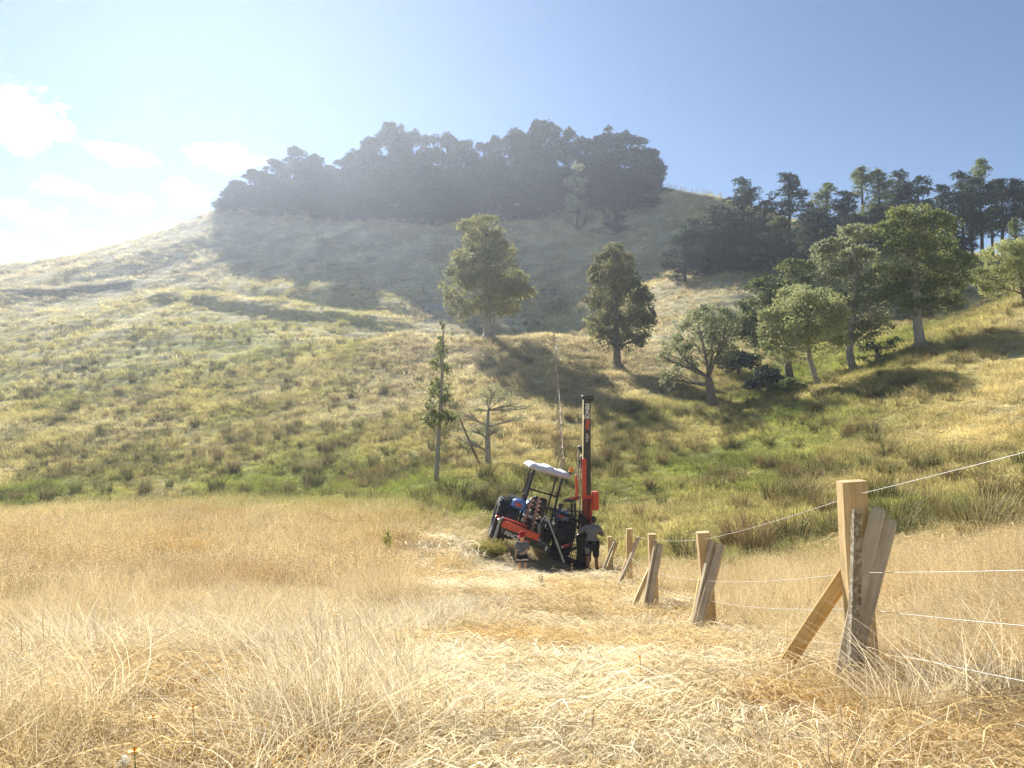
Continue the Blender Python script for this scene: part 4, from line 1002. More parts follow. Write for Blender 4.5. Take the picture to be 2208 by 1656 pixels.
for k, (dz, nm) in enumerate(((.075, 'topmost'), (.53, 'second'), (.74, 'third'), (.95, 'fourth'), (1.12, 'lowest'))):
    pts = []; Pp = [np.array([1.9, -3.0, start[2] + .35])] + [np.array(start)] + tops
    for a, b2 in zip(Pp[:-1], Pp[1:]):
        for t in np.linspace(0, 1, 9)[:-1]:
            q = a + (b2 - a) * t; q[2] -= dz + (.02 + .01 * k) * math.sin(math.pi * t); q[1] -= .07; pts.append(q)
    q = tops[-1].copy(); q[2] -= dz; q[1] -= .07; pts.append(q)
    o = MB().tube(pts, .0014, 6).build('fence_wire', WIRE, smooth='all')
    tag(o, nm + ' pale wire strung along the new line of square posts', 'wire', group='wires of the new fence')

# older fence climbing the spur: each post with its leaning battens
n_sp = 0; sp_tops = []
for x0, top, bot in ((1196,714,742),(1198,731,754),(1200,757,784),(1201,783,808),(1203,810,838),(1205,836,868),(1207,862,897),(1209,893,928),(1210,925,958),(1212,955,988),(1213,985,1018),(1215,1010,1045)):
    h_ = hit(x0, bot)
    hgt = 1.25
    a = Vector((h_.x, h_.y, h_.z - .15)); b2 = Vector((h_.x, h_.y, h_.z + hgt))
    o = beam('fence_post', a, b2, .11, .10, W_GREY, seed=50 + n_sp, label='small pale post of the fence line climbing the spur', cat='post', group='posts climbing the spur')
    sp_tops.append(b2)
    for j in range(2):
        q = a + Vector((-.22 - .3 * j + random.uniform(-.18, .18), -.25 - .15 * j + random.uniform(-.2, .2), 0)); q.z = ground(q.x, q.y) - .1
        beam('batten', q, b2 + Vector((.05 - .1 * j, -.12, -.06)), .07, .045, W_GREY if j else W_NEW, seed=80 + n_sp * 2 + j, label='thin batten leaning on a post of the fence up the spur', cat='batten', group='battens on the spur fence')
    n_sp += 1
o = MB()
for dz in (.08, .5, .85):
    o.tube([p - Vector((0, .08, dz)) for p in sp_tops], .002, 5)
o = o.build('fence_wires', WIRE); tag(o, 'faint wires along the fence climbing the spur', 'wires')
# weathered posts along the bare ridge against the sky
for i in range(19):
    t = i / 18; px = 1440 + 132 * t; Y = 171 - 13 * t
    X = (px - 1104) / F * Y
    ys_ = np.linspace(Y - 14, Y + 14, 57); zs_ = height(np.full(57, X), ys_); el_ = (zs_ - EYE[2]) / ys_
    j = int(np.argmax(el_)); Yc = ys_[j]; zc = zs_[j]
    beam('fence_post', (X, Yc, zc - .2), (X + random.uniform(-.05, .05), Yc, zc + 1.15), .14, .12, W_GREY, seed=140 + i, label='tiny grey post in the row along the bare ridge skyline', cat='post', group='posts along the bare ridge')

# ------------------------------------------------------------------ the tractor
M_TYRE = paint('tyre_rubber', (.028, .028, .030), .82, var=.25, scale=9, bump=.25, dirt=(.20, .17, .12), dirt_amt=.35)
M_BLACK = paint('black_paint', (.022, .022, .025), .42, var=.25, scale=8, dirt=(.15, .13, .10), dirt_amt=.3)
M_BLUE = paint('blue_paint', (.045, .17, .52), .38, var=.12, scale=5, coat=.25, dirt=(.3, .27, .2), dirt_amt=.25)
M_RED = paint('red_paint', (.58, .045, .022), .42, var=.14, scale=5, coat=.15, dirt=(.3, .2, .13), dirt_amt=.3)
M_ORANGE = paint('red_orange_paint', (.72, .085, .025), .42, var=.1, scale=5, coat=.15, dirt=(.35, .2, .12), dirt_amt=.2)
M_LAMP = paint('red_lamp', (.55, .015, .02), .2, var=.1, coat=.5)
M_AMBER = paint('amber_lamp', (.90, .30, .02), .2, var=.1, coat=.5)
M_WHITE = paint('white_canopy', (.78, .78, .80), .45, var=.05, scale=7, dirt=(.5, .36, .33), dirt_amt=.35)
M_STEEL = paint('bare_steel', (.42, .42, .41), .38, .8, var=.2, scale=9)
M_CHROME = paint('chrome_rod', (.75, .75, .74), .15, 1.0, var=.05)
M_GREYP = paint('grey_paint', (.16, .17, .18), .5, var=.2, scale=9, dirt=(.3, .27, .2), dirt_amt=.3)
M_RUST = paint('worn_auger', (.40, .245, .20), .6, .2, var=.35, scale=14, bump=.3, dirt=(.18, .11, .08), dirt_amt=.6)
M_HOSE = paint('rubber_hose', (.02, .02, .02), .5, var=.2, scale=12)
M_LETW = paint('white_letter', (.80, .80, .80), .5, var=.03)
M_LETG = paint('grey_letter', (.38, .38, .38), .5, var=.03)
ROLL = R(16.0)
AX = Vector(at(1147, 1140, 25.4))
TRot = Matrix.Rotation(R(4), 3, 'Z') @ Matrix.Rotation(ROLL, 3, 'Y')
trac = empty('tractor', AX - TRot @ Vector((0, 0, .8)), TRot.to_euler(), label='blue and black tractor with a white canopy, tilting down to the right', cat='tractor')
def tyre_mesh(rad, wid, lugs):
    mb = MB(); Mx = Matrix.Rotation(math.pi / 2, 4, 'Y'); h = wid / 2
    mb.lathe([(rad * .55, -h * .72), (rad * .62, -h * .92), (rad * .78, -h), (rad * .9, -h * .94), (rad * .955, -h * .75), (rad * .965, 0), (rad * .955, h * .75), (rad * .9, h * .94), (rad * .78, h), (rad * .62, h * .92), (rad * .55, h * .72), (rad * .55, -h * .72)], Mx, 40)
    for k in range(lugs):
        for sd in (-1, 1):
            a0 = 2 * math.pi * (k + (.5 if sd > 0 else 0)) / lugs; segs = 4; vv = []
            for i in range(segs + 1):
                t = i / segs; x = sd * h * (-.06 + 1.0 * t); a = a0 + .36 * t; wdt = .032 * rad / .8
                r1 = rad * (.955 - .05 * t ** 3); r2 = rad * (1.0 - .055 * t ** 3)
                for rr, da in ((r1 - .02, -wdt * 1.2), (r2, -wdt), (r2, wdt), (r1 - .02, wdt * 1.2)):
                    vv.append((x, math.sin(a + da / rad) * rr, math.cos(a + da / rad) * rr))
            ff = [(0, 1, 2, 3), (segs * 4 + 3, segs * 4 + 2, segs * 4 + 1, segs * 4)]
            for i in range(segs):
                for q in range(4): ff.append((i * 4 + q, i * 4 + (q + 1) % 4, i * 4 + 4 + (q + 1) % 4, i * 4 + 4 + q))
            mb.add(vv, ff)
    return mb
def wheel(parent, x, y, z, rad, wid, lugs, sd):
    w = empty('wheel', (x, y, z)); w.parent = parent
    tyre_mesh(rad, wid, lugs).build('tyre', M_TYRE, w, smooth=True)
    Mx = Matrix.Rotation(math.pi / 2 * sd, 4, 'Y')
    MB().lathe([(0.0, .02), (rad * .14, .03), (rad * .2, -.02), (rad * .42, -.05), (rad * .52, wid * .3), (rad * .56, wid * .38), (rad * .57, -wid * .3), (rad * .3, -wid * .1), (0, -wid * .1)], Mx, 28).build('rim', M_GREYP, w, smooth=True)
for sx in (-1, 1): wheel(trac, sx * 1.08, 0, .8, .8, .50, 20, sx)
for sx in (-1, 1): wheel(trac, sx * .86, 2.25, .52, .52, .34, 18, sx)
b = MB(); b.box((0, .75, .86), (.46, 1.9, .5), bev=.05).box((0, 0, .82), (.62, .6, .6), bev=.06).box((0, 2.1, .72), (.4, .8, .42), bev=.04)
b.tube([(-.95, 0, .8), (.95, 0, .8)], .13, 14).tube([(-.8, 2.25, .52), (.8, 2.25, .52)], .07, 10).box((0, .1, 1.13), (1.15, .9, .06), bev=.02)
b.build('chassis', M_BLACK, trac, smooth=True)
b = MB(); b.box((0, 1.85, 1.2), (.56, 1.35, .62), bev=.09, taper=.9); hd = b.build('bonnet', M_BLUE, trac, smooth=True)
MB().box((0, 2.54, 1.15), (.44, .04, .5), bev=.012).build('grille', M_BLACK, hd)
for sx in (-1, 1):
    n_ = 12; b = MB(); vv = []; ff = []
    for i in range(n_ + 1):
        a = R(-28) + R(146) * i / n_
        for xx, rr in ((.62, .87), (1.02, .87), (1.02, .90), (.62, .90)):
            vv.append((sx * xx, -math.cos(a) * rr if True else 0, .8 + math.sin(a) * rr))
    for i in range(n_):
        for q in range(4): ff.append((i * 4 + q, i * 4 + (q + 1) % 4, i * 4 + 4 + (q + 1) % 4, i * 4 + 4 + q))
    ff += [(0, 1, 2, 3), (n_ * 4 + 3, n_ * 4 + 2, n_ * 4 + 1, n_ * 4)]
    b.add(vv, ff); b.box((sx * .64, .12, 1.05), (.04, 1.1, .72), bev=.01)
    fd = b.build('mudguard', M_BLACK, trac, smooth=True)
    cp = MB().box((sx * .71, -.78, 1.52), (.46, .34, .32), bev=.07).build('mudguard_cap', M_BLUE, fd, smooth=True)
    MB().box((sx * .71 - .05, -.965, 1.52), (.2, .035, .10), bev=.012).build('tail_light', M_LAMP, fd, smooth=True)
    MB().tube([(sx * .60, -.72, 1.66), (sx * .60, -.72, 1.82)], .045, 12).box((sx * .60, -.74, 1.84), (.17, .1, .13), bev=.02).build('work_light', M_BLACK, fd, smooth=True)
b = MB(); b.box((0, .18, 1.34), (.5, .46, .12), bev=.05).box((0, -.08, 1.62), (.48, .12, .5), bev=.05)
b.build('seat', M_BLACK, trac, smooth=True)
b = MB(); b.tube([(0, 1.1, 1.3), (0, .8, 1.62)], .035, 10)
pts = [(.21 * math.cos(t), .8 + .21 * math.sin(t) * .75, 1.62 + .14 * math.sin(t)) for t in np.linspace(0, 2 * math.pi, 21)]
b.tube(pts, .016, 8).box((0, 1.15, 1.38), (.5, .2, .28), bev=.04)
b.build('steering_wheel', M_BLACK, trac, smooth=True)
for sx in (-1, 1):
    MB().tube([(sx * .50, -.30, .95), (sx * .50, -.30, 1.7), (sx * .48, -.22, 2.68)], .042, 10).build('canopy_post', M_BLACK, trac, smooth=True)
    MB().tube([(sx * .48, 1.15, 1.1), (sx * .47, 1.05, 2.68)], .032, 10).build('canopy_post', M_BLACK, trac, smooth=True)
MB().tube([(-.50, -.30, 2.05), (.5, -.30, 2.05)], .03, 8).build('cross_bar', M_BLACK, trac, smooth=True)
MB().tube([(-.34, 1.5, 1.5), (-.36, 1.45, 2.35), (-.35, 1.35, 2.52), (-.34, 1.24, 2.56)], [.055, .055, .05, .045], 12).build('exhaust_pipe', M_GREYP, trac, smooth=True)
# moulded canopy: a shallow pillow with five raised ribs
def canopy():
    nx_, ny_ = 41, 25; v = []; f = []
    for s_ in (1, -1):
        for i in range(nx_):
            for j in range(ny_):
                x, y = -1 + 2 * i / (nx_ - 1), -1 + 2 * j / (ny_ - 1)
                e = max(0, 1 - abs(x) ** 7) ** .5 * max(0, 1 - abs(y) ** 7) ** .5
                zz = (.10 + .045 * (1 - x * x) + .05 * max(0, math.sin((x + 1) * math.pi * 2.5)) ** .6 * min(1, (1 - abs(y)) * 5)) * e if s_ > 0 else -.09 * e
                v.append((x * .73, .45 + y * .92, 2.76 + zz))
        o0 = 0 if s_ > 0 else nx_ * ny_
        for i in range(nx_ - 1):
            for j in range(ny_ - 1):
                q = (o0 + i * ny_ + j, o0 + (i + 1) * ny_ + j, o0 + (i + 1) * ny_ + j + 1, o0 + i * ny_ + j + 1)
                f.append(q if s_ > 0 else q[::-1])
    return MB().add(v, f)
cn = canopy().build('canopy', M_WHITE, trac, smooth='all')
b = MB(); b.tube([(.70, -.2, 2.80), (.70, -.2, 2.92)], .02, 8).lathe([(0, .0), (.055, 0), (.055, .02), (0, .02)], Matrix.Translation((.70, -.2, 2.92)), 16); b.build('beacon_stem', M_BLACK, cn)
MB().lathe([(0, 0), (.075, 0), (.078, .10), (.055, .155), (0, .165)], Matrix.Translation((.70, -.2, 2.94)), 18).build('beacon', M_AMBER, cn, smooth=True)

# ------------------------------------------------------------------ the post driver on its back
RY = 24.3; K = RY / F
RO = Vector(at(1265, 1222, RY)); RO.z = ground(RO.x, RO.y)
def rp(px, py, dy=0.0):
    """local point of the rig (upright frame at the foot of the mast), measured off the photo"""
    q = at(px, py, RY); return Vector((q[0] - RO.x, dy, q[2] - RO.z))
rig = empty('post_driver', RO, label='black and red fence post driver with a tall lettered mast, on the tractor', cat='post driver')
def rbox(mb, x0, y0, x1, y1, dy, dep, bev=.01):
    a, c = rp(x0, y1), rp(x1, y0)
    return mb.box(((a.x + c.x) / 2, dy, (a.z + c.z) / 2), (c.x - a.x, dep, c.z - a.z), bev=bev)
b = MB(); rbox(b, 1259.5, 856, 1273, 1210, .06, .24, .015)
mast = b.build('mast', M_BLACK, rig, smooth=True)
b = MB(); rbox(b, 1254.5, 852.5, 1280, 861, .06, .34, .02); rbox(b, 1273.5, 861, 1280, 865, .06, .3, .01); b.build('mast_cap', M_BLACK, mast, smooth=True)
b = MB(); b.tube([rp(1257.5, 862, -.02), rp(1256.5, 1000, -.02)], .03, 12).tube([rp(1257.6, 903, -.02), rp(1257.5, 895, -.02)], .05, 12); b.build('ram_rod', M_CHROME, mast, smooth=True)
b = MB(); rbox(b, 1254.8, 988, 1263, 1118, -.12, .16, .012); b.build('mast_slide', M_RED, rig, smooth=True)
def text_mesh(name, s, size, mat, parent, M, ext=.004, bold=.0):
    cu = bpy.data.curves.new(name, 'FONT'); cu.body = s; cu.size = size; cu.extrude = ext; cu.offset = bold; cu.resolution_u = 3
    t = bpy.data.objects.new(name, cu); COL.objects.link(t)
    bpy.context.view_layer.update()
    ev = t.evaluated_get(bpy.context.evaluated_depsgraph_get()); me = bpy.data.meshes.new_from_object(ev)
    w = max(v.co.x for v in me.vertices)
    me.transform(M); me.materials.append(mat)
    bpy.data.objects.remove(t); o = bpy.data.objects.new(name, me); COL.objects.link(o); o.parent = parent
    return o, w
tx = rp(1266.2, 869).x; face_y = .06 - .12 - .005
def down_text(name, s, size, mat, z):
    """letters running down the mast, heads to the right, on its rear face"""
    Mx = Matrix(((0, 1, 0, tx - size * .36), (0, 0, -1, face_y), (-1, 0, 0, z), (0, 0, 0, 1)))
    return text_mesh(name, s, size, mat, mast, Mx, bold=.006)
zt = rp(1266, 870).z
_, w1 = down_text('lettering', 'FENCE', .165, M_LETW, zt)
_, w2 = down_text('lettering', 'PRO', .165, M_ORANGE, zt - w1 - .02)
_, w3 = down_text('lettering', 'ultra', .145, M_LETG, zt - w1 - w2 - .14)
# tool box, brackets, pump, tank seat
b = MB(); rbox(b, 1276.5, 1060, 1290.5, 1100, .05, .34, .02)
for k in range(3): rbox(b, 1279 + 4 * k, 1063, 1280 + 4 * k, 1097, -.125, .02, .004)
b.build('tool_box', M_ORANGE, rig, smooth=True)
b = MB(); rbox(b, 1241, 1024, 1246.5, 1076, .1, .1, .01); rbox(b, 1229, 1073, 1246, 1078.5, .1, .3, .01); b.build('bracket', M_ORANGE, rig, smooth=True)
b = MB(); b.tube([rp(1247.5, 968, .02), rp(1245.5, 1036, .02)], .022, 10).tube([rp(1252, 1000, .02), rp(1250, 1120, .02)], .02, 10); b.build('piston_rod', M_STEEL, rig, smooth=True)
b = MB(); b.tube([rp(1248, 962, .02), rp(1256, 975, .02)], .06, 10); rbox(b, 1252, 982, 1257, 1004, .02, .12, .02); b.build('hose_clamp', M_BLACK, rig, smooth=True)
a = rp(1236, 1082); b = MB(); b.lathe([(0, -.02), (.06, -.03), (.24, .03), (.30, .075), (.29, .09), (.1, .05), (0, .05)], Matrix.Translation((a.x, .2, a.z)) @ Matrix.Rotation(R(-12), 4, 'Y'), 22)
b.tube([rp(1233, 1086, .2), rp(1235, 1118, .2)], .03, 8).tube([rp(1241, 1086, .2), rp(1242, 1118, .2)], .03, 8); b.build('operator_plate', M_BLACK, rig, smooth=True)
b = MB(); rbox(b, 1262, 1066, 1275.5, 1120, -.02, .2, .02); rbox(b, 1270, 1080, 1276, 1130, -.14, .1, .015); b.build('side_frame', M_RED, rig, smooth=True)
b = MB(); rbox(b, 1246, 1112, 1263, 1150, -.1, .26, .03); rbox(b, 1248, 1106, 1258, 1114, -.1, .2, .02)
vb = b.build('valve_bank', M_BLACK, rig, smooth=True)
for k in range(5):
    q = rp(1247 + 3.2 * k, 1112, -.16); MB().tube([q, q + Vector((.01, -.05, .15))], .008, 6).lathe([(0, -.02), (.018, -.01), (.018, .012), (0, .022)], Matrix.Translation(q + Vector((.01, -.05, .16))), 8).build('lever', M_BLACK, vb, smooth=True)
b = MB(); rbox(b, 1244, 1150, 1268, 1216, .05, .3, .03); rbox(b, 1240, 1212, 1270, 1226, .0, .5, .02); b.build('base_block', M_BLACK, rig, smooth=True)
# the tilted cross beam carrying the name, and its black under-beam
def tilt_box(name, p0, p1, hpx, dy, dep, mat, parent=None, up=0):
    a, c = rp(*p0), rp(*p1); d = (c - a); L = d.length; ang = math.atan2(d.z, d.x)
    mid = (a + c) / 2 + Vector((-math.sin(ang), 0, math.cos(ang))) * up
    return MB().box((mid.x, dy, mid.z), (L, dep, hpx * K), Matrix.Rotation(-ang, 3, 'Y'), bev=.012).build(name, mat, parent or rig, smooth=True), ang, a, c
cb, ang, a, c = tilt_box('cross_beam', (1082, 1122), (1160, 1153), 14, -.55, .26, M_ORANGE)
tilt_box('beam_top', (1082, 1113), (1136, 1131), 5, -.40, .14, M_RED, cb)
tilt_box('beam_end', (1081, 1119), (1084, 1120.4), 19, -.55, .30, M_BLACK, cb)
ub, ang2, a2, c2 = tilt_box('under_beam', (1083, 1137), (1185, 1180), 14, -.42, .26, M_BLACK)
q = rp(1087, 1146); u_ = Vector((math.cos(ang2), 0, math.sin(ang2))); v_ = Vector((-math.sin(ang2), 0, math.cos(ang2)))
def beam_text(s, mat, off):
    Mx = Matrix(((u_.x, v_.x, 0, q.x + u_.x * off), (0, 0, -1, -.42 - .13 - .006), (u_.z, v_.z, 0, q.z + u_.z * off), (0, 0, 0, 1)))
    return text_mesh('lettering', s, .165, mat, ub, Mx, bold=.005)
_, w1 = beam_text('FENCE', M_LETW, 0); beam_text('PRO', M_ORANGE, w1 + .015)
tilt_box('sticker', (1174, 1175.5), (1178, 1177.2), 9, -.56, .02, M_LETW, ub)
b = MB(); b.tube([rp(1078, 1122, -.5), rp(1064, 1164, -.55)], .045, 10); rbox(b, 1074, 1113, 1082, 1126, -.5, .2, .02); b.build('prop_leg', M_STEEL, rig, smooth=True)
b = MB(); rbox(b, 1069, 1108, 1076, 1115, -.3, .16, .02); b.build('marker_lamp', M_LAMP, rig, smooth=True)
# two augers standing in holders, their flights as one helix each
def auger(p0, p1, r_, turns):
    p0, p1 = Vector(p0), Vector(p1); ax = (p1 - p0); L = ax.length; ax.normalize()
    M4 = Matrix.Translation(p0) @ ax.to_track_quat('Z', 'Y').to_matrix().to_4x4()
    b = MB().tube([M4 @ Vector((0, 0, 0)), M4 @ Vector((0, 0, L))], .032, 10); v = []; f = []; n_ = int(turns * 14)
    for i in range(n_ + 1):
        t = i / n_; an = 2 * math.pi * turns * t; z = L * (.02 + .88 * t)
        for rr, dz in ((.028, 0), (r_, 0), (r_, .018), (.028, .018)): v.append(M4 @ Vector((math.cos(an) * rr, math.sin(an) * rr, z + dz)))
    for i in range(n_):
        for k in range(4): f.append((i * 4 + k, i * 4 + (k + 1) % 4, i * 4 + 4 + (k + 1) % 4, i * 4 + 4 + k))
    return b.add(v, f)
auger(rp(1129, 1128, -.2), rp(1150, 1070, -.1), .085, 6).build('auger', M_RUST, rig, smooth=True)
auger(rp(1147, 1142, -.25), rp(1163, 1070, -.15), .085, 7).build('auger', M_RUST, rig, smooth=True)
b = MB(); rbox(b, 1158, 1124, 1165, 1146, -.5, .12, .015); b.tube([rp(1162, 1126, -.5), rp(1168, 1117, -.45), rp(1177, 1108, -.4)], .02, 8); b.build('hitch_pin_box', M_GREYP, rig, smooth=True)
b = MB(); b.tube([rp(1176, 1107, -.4), rp(1197, 1160, -.5)], .028, 10).tube([rp(1196, 1158, -.5), rp(1213, 1206, -.6)], .042, 10); b.build('top_link', M_STEEL, rig, smooth=True)
b = MB(); b.tube([rp(1209, 1177, -.3), rp(1233, 1169, -.2)], .055, 12); b.build('ram_cylinder', M_RED, rig, smooth=True)
MB().tube([rp(1209, 1177, -.3), rp(1212, 1176, -.3)], .06, 12).build('ram_collar', M_STEEL, rig, smooth=True)
# headstock between tractor and rig
b = MB()
for p0, p1, r_ in (((1170, 1090), (1168, 1180), .05), ((1196, 1098), (1204, 1195), .05), ((1168, 1180), (1246, 1214), .07), ((1170, 1092), (1197, 1100), .05), ((1197, 1100), (1250, 1125), .04), ((1180, 1195), (1245, 1222), .05), ((1204, 1195), (1246, 1180), .05)):
    b.tube([rp(*p0, -.05), rp(*p1, 0)], r_, 10)
b.build('headstock', M_BLACK, rig, smooth=True)
b = MB()   # perforated guard: a slanted grid of flat bars
for k in range(7):
    b.tube([rp(1224 + k * 4, 1150 + k * 1.0, -.28), rp(1229 + k * 4, 1204, -.3)], .013, 5)
    b.tube([rp(1222, 1152 + k * 8, -.29), rp(1252, 1158 + k * 8, -.29)], .013, 5)
b.build('guard_grid', M_BLACK, rig, smooth=True)
g = random.Random(9)
for k in range(11):
    p0 = rp(1190 + g.uniform(0, 40), 1095 + g.uniform(0, 40), -.1 - g.uniform(0, .25)); p3 = rp(1244 + g.uniform(0, 16), 1110 + g.uniform(0, 75), -.15 - g.uniform(0, .1))
    m1 = p0.lerp(p3, .35) + Vector((g.uniform(-.1, .1), -.12, g.uniform(.05, .45))); m2 = p0.lerp(p3, .7) + Vector((g.uniform(-.1, .1), -.12, g.uniform(-.35, .25)))
    pts = [p0 * (1 - t) ** 3 + m1 * 3 * t * (1 - t) ** 2 + m2 * 3 * t * t * (1 - t) + p3 * t ** 3 for t in np.linspace(0, 1, 13)]
    MB().tube(pts, .014, 7).build('hose', M_HOSE, rig, smooth='all')
for k in range(4):
    p0 = rp(1262 + k * 3, 1075, -.2); p3 = rp(1258 + k * 3, 1135, -.24); m1 = p0 + Vector((-.12 + .06 * k, -.12, .05)); m2 = p3 + Vector((-.06, -.1, .3))
    pts = [p0 * (1 - t) ** 3 + m1 * 3 * t * (1 - t) ** 2 + m2 * 3 * t * t * (1 - t) + p3 * t ** 3 for t in np.linspace(0, 1, 13)]
    MB().tube(pts, .014, 7).build('hose', M_HOSE, rig, smooth='all')
MB().tube([rp(1278, 905, .15), rp(1277.6, 980, .13), rp(1277, 1062, .1)], .006, 5).build('cable', M_HOSE, rig)
# ------------------------------------------------------------------ people
def skin_mat(name, col):
    m, n, l, out = new_mat(name)
    p = n.new('ShaderNodeBsdfPrincipled'); p.inputs['Base Color'].default_value = (*col, 1); p.inputs['Roughness'].default_value = .5
    p.inputs['Subsurface Weight'].default_value = .08; p.inputs['Subsurface Radius'].default_value = (.01, .004, .002)
    ns = n.new('ShaderNodeTexNoise'); ns.inputs['Scale'].default_value = 25
    mr = n.new('ShaderNodeMapRange'); mr.inputs['To Min'].default_value = .85; mr.inputs['To Max'].default_value = 1.15; l.new(ns.outputs[0], mr.inputs['Value'])
    sc = n.new('ShaderNodeVectorMath'); sc.operation = 'SCALE'; sc.inputs[0].default_value = col; l.new(mr.outputs[0], sc.inputs['Scale']); l.new(sc.outputs[0], p.inputs['Base Color'])
    l.new(p.outputs[0], out.inputs['Surface'])
    return m
SKIN_TAN = skin_mat('tanned_skin', (.42, .20, .115)); SKIN_FAIR = skin_mat('fair_skin', (.62, .37, .26))
def cloth(name, col, var=.15): return paint(name, col, .9, var=var, scale=12, bump=.35, spec=.15)
def cap_(mb, a, b2, ra, rb, n=12):
    """rounded tapering segment from a to b2"""
    a, b2 = Vector(a), Vector(b2); ax = b2 - a; L = max(ax.length, 1e-4)
    M4 = Matrix.Translation(a) @ (ax if ax.length > 1e-5 else Vector((0, 0, 1))).to_track_quat('Z', 'Y').to_matrix().to_4x4()
    prof = [(0, -ra)] + [(ra * math.cos(t), ra * math.sin(t)) for t in np.radians((-60, -30, 0))] + [(rb * math.cos(t), L + rb * math.sin(t)) for t in np.radians((0, 30, 60))] + [(0, L + rb)]
    return mb.lathe(prof, M4, n)
def ball(mb, c, r, M3=None, n=14):
    prof = [(max(0, math.cos(t)), math.sin(t)) for t in np.linspace(-math.pi / 2, math.pi / 2, 9)]
    M4 = Matrix.Translation(Vector(c)) @ ((M3.to_4x4()) if M3 else Matrix.Identity(4)) @ Matrix.Diagonal((*((r, r, r) if not hasattr(r, '__len__') else r), 1))
    return mb.lathe(prof, M4, n)
def fuse(name, mb, voxel, mat, parent, smooth_it=4):
    """melt the overlapping rounded pieces into one continuous skin"""
    o = mesh_np(name, mb.v, mb.f, mat)
    bm = bmesh.new(); bm.from_mesh(o.data); bmesh.ops.remove_doubles(bm, verts=bm.verts, dist=1e-5); bmesh.ops.recalc_face_normals(bm, faces=bm.faces); bm.to_mesh(o.data); bm.free()
    r = o.modifiers.new('r', 'REMESH'); r.mode = 'VOXEL'; r.voxel_size = voxel; r.use_smooth_shade = True
    s = o.modifiers.new('s', 'SMOOTH'); s.iterations = smooth_it; s.factor = .5
    bpy.context.view_layer.update()
    me = bpy.data.meshes.new_from_object(o.evaluated_get(bpy.context.evaluated_depsgraph_get()))
    o.modifiers.clear(); o.data = me
    if not me.materials: me.materials.append(mat)
    me.polygons.foreach_set('use_smooth', np.ones(len(me.polygons), bool))
    o.parent = parent
    return o
def hand(mb, wrist, direction, palm_n, s, side, curl):
    """palm, four unequal bent fingers and a thumb off the side of the palm"""
    w = Vector(wrist); d = Vector(direction).normalized(); n_ = Vector(palm_n); n_ = (n_ - d * n_.dot(d)).normalized(); t = d.cross(n_) * side
    for k in (-1, 0, 1): cap_(mb, w + t * .022 * k * s, w + d * .085 * s + t * .026 * k * s, .017 * s, .016 * s, 8)
    for k, L in zip((-1.5, -.5, .5, 1.5), (.062, .074, .08, .072)):
        p = w + d * .09 * s + t * .019 * k * s; dd = d.copy()
        for j in range(3):
            dd = (dd * math.cos(curl) + n_ * math.sin(curl)).normalized(); q = p + dd * L * s * (.46, .32, .26)[j]
            cap_(mb, p, q, (.0095 - .001 * j) * s, (.0088 - .001 * j) * s, 8); p = q
    p = w + d * .03 * s + t * .03 * s; q = p + (d * .6 + t * .7 + n_ * .35).normalized() * .045 * s; cap_(mb, p, q, .012 * s, .011 * s, 8)
    cap_(mb, q, q + (d * .9 + t * .15 + n_ * .5).normalized() * .032 * s, .0105 * s, .009 * s, 8)
def head(mb, c, M3, s):
    """skull, jaw, brow, nose, lips, ears; c = centre of the head, M3 turns it (face looks along local -Y)"""
    T = lambda x, y, z: Vector(c) + M3 @ (Vector((x, y, z)) * s)
    ball(mb, T(0, .012, .025), (.073 * s, .092 * s, .088 * s), M3); ball(mb, T(0, -.022, -.045), (.056 * s, .066 * s, .066 * s), M3)
    ball(mb, T(0, -.062, -.095), (.026 * s, .024 * s, .022 * s), M3)
    cap_(mb, T(0, -.086, .012), T(0, -.104, -.026), .010 * s, .014 * s, 8); cap_(mb, T(-.03, -.076, .026), T(.03, -.076, .026), .014 * s, .014 * s, 8)
    cap_(mb, T(-.018, -.086, -.062), T(.018, -.086, -.062), .008 * s, .008 * s, 8); cap_(mb, T(-.016, -.084, -.073), T(.016, -.084, -.073), .008 * s, .008 * s, 8)
    for sx in (-1, 1):
        ball(mb, T(sx * .077, .008, -.012), (.010 * s, .020 * s, .032 * s), M3, 10); ball(mb, T(sx * .042, -.064, -.02), (.022 * s, .02 * s, .022 * s), M3, 10)
    return T
def eyes(parent, T, s, M3):
    b = MB()
    for sx in (-1, 1): ball(b, T(sx * .031, -.079, .004), .0125 * s, M3, 10)
    e = b.build('eyes', EYEW, parent, smooth='all'); b = MB()
    for sx in (-1, 1): ball(b, T(sx * .031, -.089, .004), .0058 * s, M3, 8)
    b.build('pupils', EYEB, e, smooth='all')
EYEW = paint('eye_white', (.75, .74, .72), .25, var=.02); EYEB = paint('eye_dark', (.03, .02, .015), .2, var=.02)
HAIR = paint('dark_hair', (.022, .017, .014), .55, var=.4, scale=40, bump=.5)

